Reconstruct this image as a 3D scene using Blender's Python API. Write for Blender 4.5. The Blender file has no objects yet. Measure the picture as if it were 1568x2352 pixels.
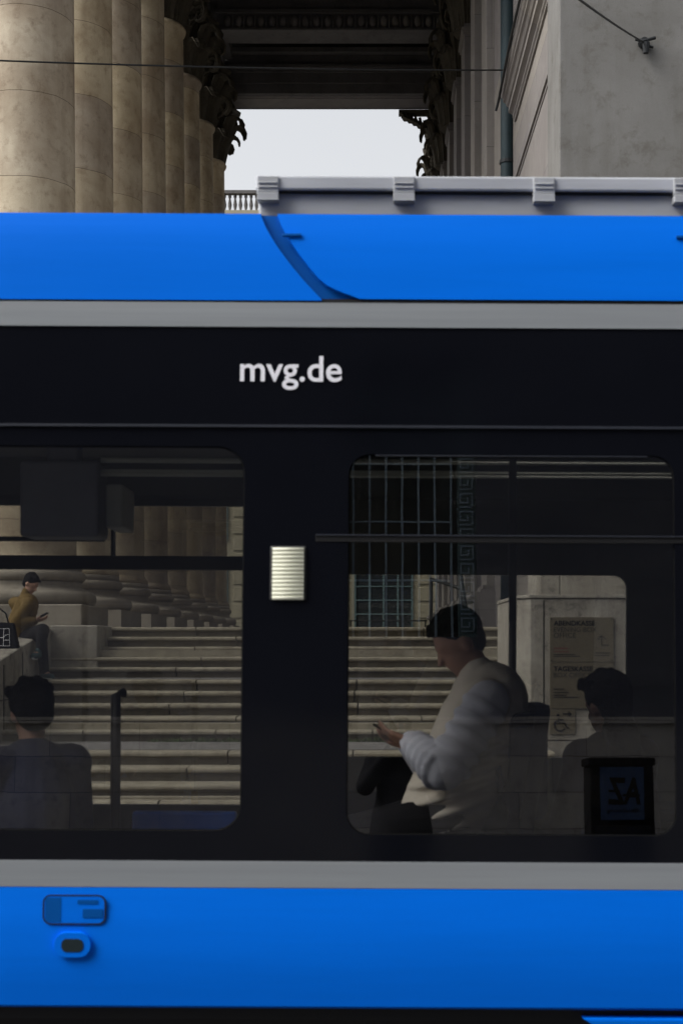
import bpy, bmesh, math, random
from mathutils import Vector, Matrix
random.seed(7)
R = math.radians
S = bpy.context.scene
COL = S.collection

# ------------------------------------------------------------------ camera, world, light
EYE = 1.68
FPX = 3267.0            # focal length in units of a 1568-wide picture
cam_d = bpy.data.cameras.new('camera'); cam = bpy.data.objects.new('camera', cam_d); COL.objects.link(cam)
cam_d.sensor_fit = 'HORIZONTAL'; cam_d.sensor_width = 24.0; cam_d.lens = 24.0 * FPX / 1568.0
cam_d.shift_x = -66 / 1568.0; cam_d.shift_y = 304 / 1568.0
cam_d.clip_start = 0.05; cam_d.clip_end = 2000
cam.location = (0, 0, EYE); cam.rotation_euler = (R(90), 0, 0)
S.camera = cam
cam_d.dof.use_dof = True; cam_d.dof.focus_distance = 20.0; cam_d.dof.aperture_fstop = 4.5

SUN_EL, SUN_AZ = 46, -110      # overcast: a broad soft sun
w = bpy.data.worlds.new('World'); S.world = w; w.use_nodes = True
nt = w.node_tree; bg = nt.nodes['Background']
sky = nt.nodes.new('ShaderNodeTexSky'); sky.sky_type = 'NISHITA'; sky.sun_disc = False
sky.sun_elevation = R(SUN_EL); sky.sun_rotation = R(SUN_AZ); sky.air_density = 1.0; sky.dust_density = 6.0; sky.ozone_density = 1.0
hs = nt.nodes.new('ShaderNodeHueSaturation'); hs.inputs['Saturation'].default_value = 0.15
nt.links.new(sky.outputs[0], hs.inputs['Color']); nt.links.new(hs.outputs[0], bg.inputs[0])
bg.inputs[1].default_value = 0.15
sun_d = bpy.data.lights.new('sun', 'SUN'); sun_d.energy = 0.6; sun_d.angle = R(25); sun_d.color = (1.0, 0.97, 0.92)
sun = bpy.data.objects.new('sun', sun_d); COL.objects.link(sun)
sun.rotation_euler = (R(44), 0, R(-62)); sun.location = (-20, -10, 30)
vs = S.view_settings; vs.view_transform = 'Standard'; vs.look = 'None'; vs.gamma = 1; vs.use_curve_mapping = False
vs.exposure = 0.86
S.cycles.max_bounces = 10; S.cycles.transparent_max_bounces = 24; S.cycles.glossy_bounces = 5

# ------------------------------------------------------------------ helpers
def P(px, py, d):
    """world point seen at (px,py) of the 1568-wide photo at depth d"""
    return Vector(((px - 850) * d / FPX, d, EYE + (1480 - py) * d / FPX))

def tag(o, label=None, cat=None, group=None, kind=None):
    if label: o['label'] = label
    if cat: o['category'] = cat
    if group: o['group'] = group
    if kind: o['kind'] = kind
    return o
def empty(name, label=None, cat=None, loc=(0, 0, 0), rot=(0, 0, 0), group=None):
    o = bpy.data.objects.new(name, None); COL.objects.link(o); o.location = loc; o.rotation_euler = rot
    o.empty_display_size = .2
    return tag(o, label, cat, group)
def obj(name, bm, mat, parent=None, smooth=False, bevel=0, loc=None):
    bmesh.ops.recalc_face_normals(bm, faces=bm.faces[:])
    me = bpy.data.meshes.new(name); bm.to_mesh(me); bm.free()
    for m in (mat if isinstance(mat, (list, tuple)) else [mat]): me.materials.append(m)
    if smooth:
        for p in me.polygons: p.use_smooth = True
    o = bpy.data.objects.new(name, me); COL.objects.link(o)
    if parent: o.parent = parent
    if loc is not None: o.location = loc
    if bevel:
        b = o.modifiers.new('bevel', 'BEVEL'); b.width = bevel; b.segments = 2; b.limit_method = 'ANGLE'; b.angle_limit = R(40)
    return o
def N(): return bmesh.new()
def box(bm, x0, x1, y0, y1, z0, z1, M=None):
    vs_ = [bm.verts.new((x, y, z)) for z in (z0, z1) for y in (y0, y1) for x in (x0, x1)]
    for f in ((0, 1, 3, 2), (4, 6, 7, 5), (0, 4, 5, 1), (2, 3, 7, 6), (0, 2, 6, 4), (1, 5, 7, 3)):
        bm.faces.new([vs_[i] for i in f])
    if M is not None: bmesh.ops.transform(bm, matrix=M, verts=vs_)
    return bm
def tube(bm, pts, r, seg=10, cap=True):
    pts = [Vector(p) for p in pts]; rr = r if isinstance(r, (list, tuple)) else [r] * len(pts)
    rings = []; up = None
    for i, p in enumerate(pts):
        t = (pts[min(i + 1, len(pts) - 1)] - pts[max(i - 1, 0)]).normalized()
        if up is None: up = Vector((0, 0, 1)) if abs(t.z) < .9 else Vector((1, 0, 0))
        a = t.cross(up).normalized(); b = a.cross(t).normalized(); up = b
        rings.append([bm.verts.new(p + (a * math.cos(k * 2 * math.pi / seg) + b * math.sin(k * 2 * math.pi / seg)) * rr[i]) for k in range(seg)])
    for A, B in zip(rings, rings[1:]):
        for k in range(seg): bm.faces.new((A[k], A[(k + 1) % seg], B[(k + 1) % seg], B[k]))
    if cap: bm.faces.new(rings[0]); bm.faces.new(rings[-1])
    return bm
def lathe(bm, prof, seg=48, M=None):
    rings = [[bm.verts.new((r * math.cos(k * 2 * math.pi / seg), r * math.sin(k * 2 * math.pi / seg), z)) for k in range(seg)] for r, z in prof]
    for A, B in zip(rings, rings[1:]):
        for k in range(seg): bm.faces.new((A[k], A[(k + 1) % seg], B[(k + 1) % seg], B[k]))
    bm.faces.new(rings[0]); bm.faces.new(rings[-1])
    if M is not None: bmesh.ops.transform(bm, matrix=M, verts=[v for r_ in rings for v in r_])
    return bm
def sweep(bm, prof, axis, a0, a1):
    """extrude closed 2-D profile [(u,z)] along 'x' or 'y' from a0 to a1; u is the other horizontal axis"""
    def mk(a): return [bm.verts.new((a, u, z) if axis == 'x' else (u, a, z)) for u, z in prof]
    A, B = mk(a0), mk(a1); n = len(A)
    for k in range(n): bm.faces.new((A[k], A[(k + 1) % n], B[(k + 1) % n], B[k]))
    bm.faces.new(A); bm.faces.new(B)
    return bm
def rrect(x0, x1, z0, z1, r, n=7):
    out = []
    for cx, cz, a in ((x1 - r, z1 - r, 0), (x0 + r, z1 - r, 90), (x0 + r, z0 + r, 180), (x1 - r, z0 + r, 270)):
        for k in range(n + 1):
            t = R(a + 90 * k / n); out.append((cx + r * math.cos(t), cz + r * math.sin(t)))
    return out
def plate(bm, outer, holes, mp, t):
    """flat plate with holes: outlines in (u,v), mp(u,v,w)->xyz, thickness t along w"""
    loops = []
    for L in [outer] + holes:
        loops.append([bm.verts.new((u, v, 0)) for u, v in L])
    es = []
    for L in loops:
        for i in range(len(L)): es.append(bm.edges.new((L[i], L[(i + 1) % len(L)])))
    g = bmesh.ops.triangle_fill(bm, use_beauty=True, use_dissolve=False, edges=es)
    faces = [f for f in g['geom'] if isinstance(f, bmesh.types.BMFace)]
    g2 = bmesh.ops.extrude_face_region(bm, geom=faces)
    for v in g2['geom']:
        if isinstance(v, bmesh.types.BMVert): v.co.z += t
    allv = set(v for L in loops for v in L) | set(v for v in g2['geom'] if isinstance(v, bmesh.types.BMVert))
    for v in allv: v.co = Vector(mp(v.co.x, v.co.y, v.co.z))
    return bm
def text_obj(name, body, mat, parent, M, width=None, height=None, depth=.003, shear=0, bold=0, align='LEFT'):
    cu = bpy.data.curves.new(name, 'FONT'); cu.body = body; cu.extrude = depth; cu.shear = shear; cu.offset = bold; cu.resolution_u = 6
    cu.align_x = 'LEFT'
    t = bpy.data.objects.new(name, cu); COL.objects.link(t)
    dg = bpy.context.evaluated_depsgraph_get(); me = bpy.data.meshes.new_from_object(t.evaluated_get(dg))
    bpy.data.objects.remove(t); bpy.data.curves.remove(cu)
    xs = [v.co.x for v in me.vertices]; ys = [v.co.y for v in me.vertices]
    sx = sy = 1
    if width: sx = width / (max(xs) - min(xs)); sy = sx
    if height:
        sy = height / (max(ys) - min(ys))
        if not width: sx = sy
    x0 = min(xs)
    for v in me.vertices:
        v.co = M @ Vector(((v.co.x - x0) * sx, v.co.y * sy, v.co.z))
    me.materials.clear(); me.materials.append(mat)
    o = bpy.data.objects.new(name, me); COL.objects.link(o)
    if parent: o.parent = parent
    return o
WALLTEXT = Matrix(((1, 0, 0, 0), (0, 0, -1, 0), (0, 1, 0, 0), (0, 0, 0, 1)))     # xy-plane text -> stands in xz, facing -Y

# ------------------------------------------------------------------ materials
class MT:
    def __init__(s, name):
        s.m = bpy.data.materials.new(name); s.m.use_nodes = True; s.t = s.m.node_tree; s.b = s.t.nodes['Principled BSDF']
    def n(s, typ, **kw):
        nd = s.t.nodes.new(typ)
        for k, v in kw.items():
            if k in nd.inputs.keys(): nd.inputs[k].default_value = v
            else: setattr(nd, k, v)
        return nd
    def l(s, a, b): s.t.links.new(a, b)
    def math(s, op, a, b=None, c=None):
        nd = s.t.nodes.new('ShaderNodeMath'); nd.operation = op
        for i, v in enumerate((a, b, c)):
            if v is None: continue
            if isinstance(v, (int, float)): nd.inputs[i].default_value = v
            else: s.l(v, nd.inputs[i])
        return nd.outputs[0]
    def mix(s, f, a, b, typ='MIX'):
        nd = s.t.nodes.new('ShaderNodeMix'); nd.data_type = 'RGBA'; nd.blend_type = typ
        for i, v in ((0, f), (6, a), (7, b)):
            if isinstance(v, (int, float)): nd.inputs[i].default_value = v
            elif isinstance(v, tuple): nd.inputs[i].default_value = (*v, 1) if len(v) == 3 else v
            else: s.l(v, nd.inputs[i])
        return nd.outputs[2]
    def ramp(s, v, stops):
        nd = s.t.nodes.new('ShaderNodeValToRGB'); e = nd.color_ramp.elements
        while len(e) < len(stops): e.new(.5)
        for q, (p, c) in zip(e, stops): q.position = p; q.color = (c, c, c, 1) if isinstance(c, (int, float)) else (*c, 1)
        s.l(v, nd.inputs[0]); return nd.outputs[0]
    def noise(s, vec, scale, detail=6, rough=.6, dist=0):
        nd = s.n('ShaderNodeTexNoise', Scale=scale, Detail=detail, Roughness=rough, Distortion=dist); s.l(vec, nd.inputs['Vector']); return nd.outputs['Fac']

def paint(name, col, rough=.4, metal=0, coat=0, spec=.5, dirt=.12, dscale=3, bump=0, sx=1.0, sz=1.0):
    m = MT(name); tc = m.n('ShaderNodeTexCoord')
    mp = m.n('ShaderNodeMapping'); mp.inputs['Scale'].default_value = (sx, 1, sz); m.l(tc.outputs['Object'], mp.inputs['Vector'])
    n1 = m.noise(mp.outputs[0], dscale, 8, .65)
    c = m.mix(m.ramp(n1, [(.3, 0), (.75, 1)]), tuple(v * (1 - dirt) for v in col), tuple(min(1, v * (1 + dirt)) for v in col))
    m.l(c, m.b.inputs['Base Color']); m.b.inputs['Metallic'].default_value = metal
    m.l(m.math('ADD', m.math('MULTIPLY', n1, .15), rough - .07), m.b.inputs['Roughness'])
    m.b.inputs['Coat Weight'].default_value = coat; m.b.inputs['Coat Roughness'].default_value = .08
    m.b.inputs['Specular IOR Level'].default_value = spec
    if bump:
        b = m.n('ShaderNodeBump', Strength=bump, Distance=.02); m.l(m.noise(tc.outputs['Object'], dscale * 8, 6), b.inputs['Height']); m.l(b.outputs[0], m.b.inputs['Normal'])
    return m.m
def stone(name, a, b, dark, scale=1.0, bump=.25, courses=None, stain=.6, drum=False, rnd=True, bl=1.3):
    """mottled weathered stone; courses=(height, brick length) draws joints; drum=True rings with their own tint"""
    m = MT(name); tc = m.n('ShaderNodeTexCoord'); oi = m.n('ShaderNodeObjectInfo')
    vec = tc.outputs['Object']
    if rnd:
        va = m.n('ShaderNodeVectorMath', operation='ADD'); sc = m.n('ShaderNodeVectorMath', operation='SCALE'); cb = m.n('ShaderNodeCombineXYZ', X=31.0, Y=17.0, Z=23.0)
        m.l(cb.outputs[0], sc.inputs[0]); m.l(oi.outputs['Random'], sc.inputs['Scale']); m.l(vec, va.inputs[0]); m.l(sc.outputs[0], va.inputs[1]); nv = va.outputs[0]
    else: nv = vec
    n1 = m.noise(nv, 1.1 * scale, 8, .6, .4); n2 = m.noise(nv, 4.5 * scale, 8, .7, .2); n3 = m.noise(nv, 26 * scale, 6, .7)
    c = m.mix(m.ramp(n1, [(.32, 0), (.68, 1)]), a, b)
    c = m.mix(m.math('MULTIPLY', m.ramp(n2, [(.52, 0), (.72, 1)]), stain), c, dark)
    mpv = m.n('ShaderNodeMapping'); mpv.inputs['Scale'].default_value = (3.5 * scale, 3.5 * scale, .35 * scale); m.l(nv, mpv.inputs['Vector'])
    st = m.noise(mpv.outputs[0], 1.0, 6, .6)
    c = m.mix(m.math('MULTIPLY', m.ramp(st, [(.5, 0), (.75, 1)]), stain * .6), c, dark)
    pit = m.ramp(n3, [(.66, 0), (.72, 1)]); c = m.mix(m.math('MULTIPLY', pit, .5), c, tuple(v * .4 for v in dark))
    n4 = m.noise(nv, 90 * scale, 4, .8); c = m.mix(m.math('MULTIPLY', m.ramp(n4, [(.35, 1), (.6, 0)]), .22), c, dark)
    h = m.math('ADD', m.math('ADD', m.math('MULTIPLY', n2, .5), m.math('MULTIPLY', n3, .35)), m.math('MULTIPLY', n4, .15))
    if courses:
        hgt, ln = courses
        sx = m.n('ShaderNodeSeparateXYZ'); m.l(vec, sx.inputs[0])
        zz = sx.outputs['Z']
        wob = m.math('MULTIPLY', m.math('SUBTRACT', m.noise(nv, 2.2, 3), .5), .05)
        zc = m.math('ADD', m.math('DIVIDE', m.math('ADD', zz, wob), hgt), m.math('MULTIPLY', oi.outputs['Random'], 7.3) if rnd else 0.02)
        fr = m.math('FRACT', zc); fl = m.math('FLOOR', zc)
        jt = m.math('LESS_THAN', fr, .010 / hgt)
        wn = m.n('ShaderNodeTexWhiteNoise', noise_dimensions='2D'); cb2 = m.n('ShaderNodeCombineXYZ'); m.l(fl, cb2.inputs[0])
        if not drum:
            hx = m.math('ADD', sx.outputs['X'], sx.outputs['Y'])
            xc = m.math('ADD', m.math('DIVIDE', hx, ln), m.math('MULTIPLY', m.math('FRACT', m.math('MULTIPLY', fl, .618)), 1.0))
            jt = m.math('MAXIMUM', jt, m.math('LESS_THAN', m.math('FRACT', xc), .008 / ln))
            m.l(m.math('FLOOR', xc), cb2.inputs[1])
        else: m.l(oi.outputs['Random'], cb2.inputs[1])
        m.l(cb2.outputs[0], wn.inputs['Vector'])
        tint = m.mix(wn.outputs['Value'], (.80, .78, .80), (1.12, 1.08, .98))
        c = m.mix(1.0, c, tint, 'MULTIPLY')
        c = m.mix(m.math('MULTIPLY', jt, .75), c, tuple(v * .35 for v in dark))
        h = m.math('SUBTRACT', h, m.math('MULTIPLY', jt, 1.5))
    m.l(c, m.b.inputs['Base Color']); m.b.inputs['Roughness'].default_value = .88; m.b.inputs['Specular IOR Level'].default_value = .25
    bp = m.n('ShaderNodeBump', Strength=bump, Distance=.03); m.l(h, bp.inputs['Height']); m.l(bp.outputs[0], m.b.inputs['Normal'])
    return m.m
def glass(name, tint, refl=1.0, rough=0.0, wave=0, dirt=0):
    m = MT(name); t = m.t; t.nodes.remove(m.b); out = t.nodes['Material Output']
    tr = m.n('ShaderNodeBsdfTransparent'); tr.inputs[0].default_value = (*tint, 1)
    gl = m.n('ShaderNodeBsdfGlossy'); gl.inputs['Roughness'].default_value = rough; gl.inputs[0].default_value = (refl, refl, refl, 1)
    fr = m.n('ShaderNodeFresnel', IOR=2.0)
    if wave:
        tc = m.n('ShaderNodeTexCoord'); bp = m.n('ShaderNodeBump', Strength=wave, Distance=.02); m.l(m.noise(tc.outputs['Object'], 1.6, 2), bp.inputs['Height'])
        m.l(bp.outputs[0], gl.inputs['Normal'])
    mx = m.n('ShaderNodeMixShader'); m.l(fr.outputs[0], mx.inputs[0]); m.l(tr.outputs[0], mx.inputs[1]); m.l(gl.outputs[0], mx.inputs[2]); last = mx
    if dirt:
        tc = m.n('ShaderNodeTexCoord'); mp = m.n('ShaderNodeMapping'); mp.inputs['Scale'].default_value = (.5, 1, 3); m.l(tc.outputs['Object'], mp.inputs['Vector'])
        df = m.n('ShaderNodeBsdfDiffuse'); df.inputs[0].default_value = (.5, .5, .5, 1); m2 = m.n('ShaderNodeMixShader')
        m.l(m.math('MULTIPLY', m.ramp(m.noise(mp.outputs[0], 3, 8, .7), [(.35, 0), (.8, 1)]), dirt), m2.inputs[0]); m.l(mx.outputs[0], m2.inputs[1]); m.l(df.outputs[0], m2.inputs[2]); last = m2
    m.l(last.outputs[0], out.inputs[0])
    return m.m
def emit(name, col, st):
    m = MT(name); m.b.inputs['Base Color'].default_value = (*col, 1); m.b.inputs['Emission Color'].default_value = (*col, 1); m.b.inputs['Emission Strength'].default_value = st
    return m.m

M = {}
M['shaft'] = stone('shaft_stone', (0.3392, 0.2793, 0.1995), (0.5786, 0.5187, 0.3990), (0.1696, 0.1197, 0.0748), 1.15, .3, (1.25, 1), .62, drum=True)
M['base'] = stone('base_stone', (0.2995, 0.2638, 0.2139), (0.3850, 0.3494, 0.2923), (0.1711, 0.1426, 0.1141), 1.4, .3)
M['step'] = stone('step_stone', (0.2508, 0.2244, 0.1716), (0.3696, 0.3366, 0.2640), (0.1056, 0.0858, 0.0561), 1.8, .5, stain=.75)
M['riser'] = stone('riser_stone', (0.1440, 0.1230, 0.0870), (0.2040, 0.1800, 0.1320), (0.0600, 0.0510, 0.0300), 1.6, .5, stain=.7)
M['landing'] = stone('landing_stone', (0.1425, 0.1387, 0.1387), (0.2025, 0.1950, 0.1913), (0.1275, 0.1200, 0.1125), 2.5, .5, stain=.5)
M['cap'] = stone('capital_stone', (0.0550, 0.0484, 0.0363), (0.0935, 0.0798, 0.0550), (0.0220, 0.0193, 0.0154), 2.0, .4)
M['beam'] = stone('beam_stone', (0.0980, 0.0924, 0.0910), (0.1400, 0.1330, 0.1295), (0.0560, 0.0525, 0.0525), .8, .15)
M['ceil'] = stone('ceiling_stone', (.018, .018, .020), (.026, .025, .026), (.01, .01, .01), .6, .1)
M['pier'] = stone('pilaster_stone', (0.1836, 0.1734, 0.1700), (0.2380, 0.2278, 0.2244), (0.1292, 0.1190, 0.1156), .8, .15, (1.9, 3), .35)
M['plaster'] = stone('facade_plaster', (0.1354, 0.1320, 0.1252), (0.1827, 0.1794, 0.1726), (0.0914, 0.0846, 0.0711), .9, .3, stain=.75)
M['block'] = stone('block_stone', (0.2790, 0.2558, 0.2170), (0.4030, 0.3798, 0.3332), (0.0930, 0.0814, 0.0698), 1.8, .5, stain=.95)
M['ochre'] = stone('ochre_wall', (0.3024, 0.2736, 0.1944), (0.3600, 0.3240, 0.2304), (0.2160, 0.1944, 0.1440), .5, .2, stain=.3)
M['grey_wall'] = stone('grey_ashlar', (.36, .35, .36), (.46, .45, .46), (.15, .145, .16), 1.2, .4, (.46, 1.15), .6, rnd=False)
M['city_wall'] = stone('city_wall', (.07, .075, .105), (.10, .105, .135), (.05, .05, .07), .6, .2, stain=.3, rnd=False)
M['asphalt'] = stone('asphalt', (.045, .045, .047), (.06, .06, .062), (.03, .03, .03), 3.0, .4, rnd=False)
M['paving'] = stone('paving_stone', (0.1200, 0.1160, 0.1120), (0.1600, 0.1560, 0.1520), (0.0720, 0.0720, 0.0720), 2.0, .3, rnd=False)
M['rail'] = paint('rail_steel', (.3, .29, .28), .35, .9)
M['blue'] = paint('blue_paint', (0, .160, .82), .36, 0, 0, spec=.12, dirt=.10, dscale=1.1, sx=.2, sz=3)
M['blue_dark'] = paint('blue_dark', (.001, .085, .36), .5, spec=.1)
M['silver'] = paint('silver_paint', (0.3024, 0.3234, 0.3444), .42, .15, .1, dirt=.16, dscale=2, sx=.12, sz=6)
M['roofgrey'] = paint('roof_grey', (.43, .445, .475), .55, 0, 0, dirt=.2, dscale=3, sx=.3, sz=3)
M['bracket'] = paint('bracket_grey', (.37, .38, .395), .6)
M['blackglass'] = paint('black_glass', (.004, .0045, .007), .08, 0, 0, .38, dirt=.1)
M['blacktrim'] = paint('black_trim', (.008, .008, .009), .5)
M['rubber'] = paint('rubber', (.004, .004, .004), .9, spec=.1)
M['seam'] = paint('seam_grey', (.022, .026, .038), .5)
M['pane'] = glass('tinted_pane', (.70, .70, .69), 1.0, wave=.012, dirt=.006)
M['pane_far'] = glass('clear_pane', (.45, .45, .435), 1.0)
M['in_dark'] = paint('interior_dark', (.03, .03, .028), .7)
M['in_panel'] = paint('interior_panel', (.09, .092, .085), .55)
M['in_light'] = paint('interior_light', (.62, .63, .55), .5)
M['in_grey'] = paint('interior_grey', (0.1913, 0.1969, 0.2250), .5)
M['seat'] = paint('seat_blue', (.008, .013, .045), .85, bump=.2)
M['pole'] = paint('pole_grey', (0.0200, 0.0180, 0.0180), .4)
M['white'] = paint('white_letter', (.80, .80, .86), .5, dirt=.03)
M['lens'] = emit('lamp_lens', (.62, .62, .50), .07)
M['copper'] = paint('patina_copper', (0.0108, 0.0252, 0.0312), .6, .3, dirt=.35, dscale=2)
M['iron'] = paint('dark_iron', (.02, .022, .024), .55, .5)
M['frame'] = paint('gate_green', (.10, .16, .165), .5)
M['cwbar'] = paint('window_bar', (.34, .44, .52), .5)
M['winglass'] = paint('window_glass', (.015, .02, .022), .05, 0, 0, .6)
M['skin'] = paint('skin', (.42, .24, .17), .55, dirt=.08)
M['hair'] = paint('dark_hair', (.009, .008, .007), .75, spec=.12, bump=.8, dscale=14)
M['olive'] = paint('olive_jacket', (.16, .105, .035), .75, bump=.3, spec=.12)
M['black_cloth'] = paint('black_cloth', (.012, .012, .014), .9, bump=.2, spec=.12)
M['navy'] = paint('navy_cloth', (0.0090, 0.0150, 0.0510), .85, bump=.2, spec=.12)
M['brown'] = paint('brown_cloth', (0.0350, 0.0196, 0.0105), .85, bump=.2, spec=.12)
M['beige'] = paint('beige_vest', (.70, .64, .55), .7, bump=.3, spec=.12)
M['sleeve'] = paint('pale_sleeve', (.78, .80, .92), .75, bump=.2, spec=.12)
M['coat'] = paint('charcoal_coat', (.025, .025, .03), .85, bump=.2, spec=.12)
M['shoe'] = paint('teal_shoe', (.03, .075, .085), .6)
M['sole'] = paint('white_sole', (.55, .58, .58), .6)
M['phone'] = paint('phone_black', (.01, .01, .012), .2)
M['brass'] = paint('brass_plate', (.135, .115, .078), .5, .2, dirt=.12, dscale=2)
M['engrave'] = paint('engraved_black', (.006, .006, .006), .8, spec=.1)
M['engrave_soft'] = paint('engraved_brown', (.03, .026, .02), .7, spec=.2)
M['red_print'] = paint('red_print', (.13, .035, .03), .6)
M['poster'] = paint('poster_blue', (.04, .08, .17), .5)
M['weed'] = paint('weed_green', (.05, .085, .02), .8)
M['moss'] = paint('moss', (.045, .05, .018), .95, bump=.5)

# ------------------------------------------------------------------ ground
bm = N(); box(bm, -600, 600, -600, 600, -1.0, 0.0); tag(obj('ground', bm, M['asphalt']), kind='structure')
bm = N(); box(bm, -30, 30, -8.0, 2.2, 0.004, 0.13); tag(obj('pavement', bm, M['paving'], bevel=.01), kind='structure')
bm = N()
for y in (5.62, 7.06): box(bm, -60, 60, y - .035, y + .035, .002, .012)
tag(obj('tram_rails', bm, M['rail']), kind='structure')
bm = N(); box(bm, -40, 40, 9.2, 13.9, 0.004, 0.03); tag(obj('forecourt', bm, M['paving']), kind='structure')

# ------------------------------------------------------------------ theatre staircase
RIS = .138
ZN = lambda i: EYE + RIS * (1.75 - i)
DN = {0: 20.12, 1: 19.78, 2: 19.44, 3: 19.10, 4: 18.76, 5: 17.86, 6: 17.52, 7: 17.18, 8: 16.84, 9: 16.50, 10: 15.0, 11: 14.66, 12: 14.32, 13: 13.98}
XL = {i: (-4.0 if i < 3 else -4.45) for i in range(14)}
for i in range(8, 14): XL[i] = -7.0
stair = empty('stone_staircase', 'broad pale stone staircase rising to the colonnade, seen through the tram windows', 'staircase', (-1.4, 14, 0))
def wp(o):  # parent keeping world-space mesh coordinates
    o.location = -Vector(o.parent.location); return o
rs = random.Random(3)
for i in range(14):
    zt = ZN(i); d0 = DN[i]; back = (DN[i - 1] if i else 22.0) + .12
    prof = [(d0 + .062, zt - RIS - .02), (d0 + .058, zt - .070), (d0 + .040, zt - .058), (d0 + .006, zt - .050), (d0 - .004, zt - .038), (d0 - .004, zt - .018), (d0 + .010, zt - .003), (d0 + .03, zt), (back, zt), (back, zt - RIS - .02)]
    bm = N(); x = XL[i]; XR = 1.95
    while x < XR - .01:           # separate blocks leave fine vertical joints
        x2 = min(XR, x + rs.uniform(1.3, 2.3)); x2 = XR if XR - x2 < .5 else x2
        jz = rs.uniform(-.003, .003); jy = rs.uniform(-.004, .004)
        sweep(bm, [(u + jy, z + jz) for u, z in prof], 'x', x + .008, x2 - .008); x = x2
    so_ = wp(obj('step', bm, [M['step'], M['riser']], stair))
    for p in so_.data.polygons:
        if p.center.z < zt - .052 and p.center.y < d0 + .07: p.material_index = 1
for (a, b, i) in ((17.9, 18.84, 5), (15.04, 16.6, 10)):
    bm = N(); box(bm, XL[i], 1.94, a + .25, b - .002, ZN(i) - .05, ZN(i) + .006); wp(obj('landing', bm, M['landing'], stair))
bm = N(); box(bm, -6.9, 1.94, 14.2, 20.3, 0, .15); box(bm, -4.4, 1.9, 16.7, 20.2, .15, .75); box(bm, -3.9, 1.9, 19.2, 20.2, .75, 1.6)
wp(obj('core', bm, M['step'], stair))

# ------------------------------------------------------------------ theatre
th = empty('theatre', 'stone theatre portico with giant columns, coffered ceiling and plastered wing', 'building', (0, 22, 0))
PZ = 1.92; CAPZ = 16.55; SOF = 18.50
bm = N(); box(bm, -16, 14, 20.4, 52, 1.2, PZ); box(bm, -16, -7.2, 14.3, 20.4, .0, PZ - .02)
wp(obj('platform', bm, M['landing'], th))
CX = -5.17; SP = 3.23; CD = 21.4
def leaf(bm, M4, w, h, curl, seg=13):
    """acanthus leaf: lobed outline, bends outwards and over at the tip; root at origin, z up, outwards +x"""
    path = []
    for k in range(seg + 1):
        t = k / seg
        if t < .62: q_ = t / .62; path.append((.10 * h * q_ * q_, h * .80 * q_))
        else:
            a = (t - .62) / .38 * R(200); path.append((.10 * h + curl * (1 - math.cos(a)), h * .80 + curl * 1.15 * math.sin(a)))
    rows, back = [], []
    for k, (x, z) in enumerate(path):
        t = k / seg
        x0, z0 = path[max(0, k - 1)]; x1, z1 = path[min(seg, k + 1)]; L = math.hypot(x1 - x0, z1 - z0); nx, nz = (z1 - z0) / L, -(x1 - x0) / L
        ww = w * (.45 + .60 * math.sin(math.pi * min(1, t * .82 + .10))) * (1 + .16 * math.cos(t * math.pi * 9))
        if t > .93: ww *= .75
        r0 = []; r1 = []
        for s_ in (-1, -.72, -.4, 0, .4, .72, 1):
            off = (.030 * h if s_ == 0 else (-.012 * h if abs(s_) == .4 else .008 * h if abs(s_) == .72 else -.03 * h))
            p = Vector((x + nx * off - .16 * ww * s_ * s_, ww * .5 * s_, z + nz * off - .06 * ww * abs(s_)))
            r0.append(bm.verts.new(p)); r1.append(bm.verts.new(p - Vector((nx, 0, nz)) * .035))
        rows.append(r0); back.append(r1)
    for A in (rows, back):
        for r0, r1 in zip(A, A[1:]):
            for j in range(6): bm.faces.new((r0[j], r0[j + 1], r1[j + 1], r1[j]))
    for r0, r1, b0, b1 in zip(rows, rows[1:], back, back[1:]):
        for j in (0, 6): bm.faces.new((r0[j], r1[j], b1[j], b0[j]))
    bm.faces.new(rows[-1] + back[-1][::-1])
    bmesh.ops.transform(bm, matrix=M4, verts=[v for r_ in rows + back for v in r_])
def volute(bm, M4, r, w):
    pts = []; rad = []
    for k in range(34):
        a = k / 33 * R(700); rr = r * (1 - .82 * k / 33)
        pts.append((rr * math.sin(a), 0, rr * math.cos(a))); rad.append(w * (1 - .5 * k / 33))
    pre = [(-r * 1.9, 0, -r * 2.6), (-r * 1.4, 0, -r * 1.0), (-r * .8, 0, r * .55)]
    b2 = N(); tube(b2, pre + pts, [w * .7, w * .8, w * .9] + rad, 7)
    for v in b2.verts: v.co.y *= 1.5; v.co = M4 @ v.co
    me = bpy.data.meshes.new('t'); b2.to_mesh(me); b2.free(); bm.from_mesh(me); bpy.data.meshes.remove(me)
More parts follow.
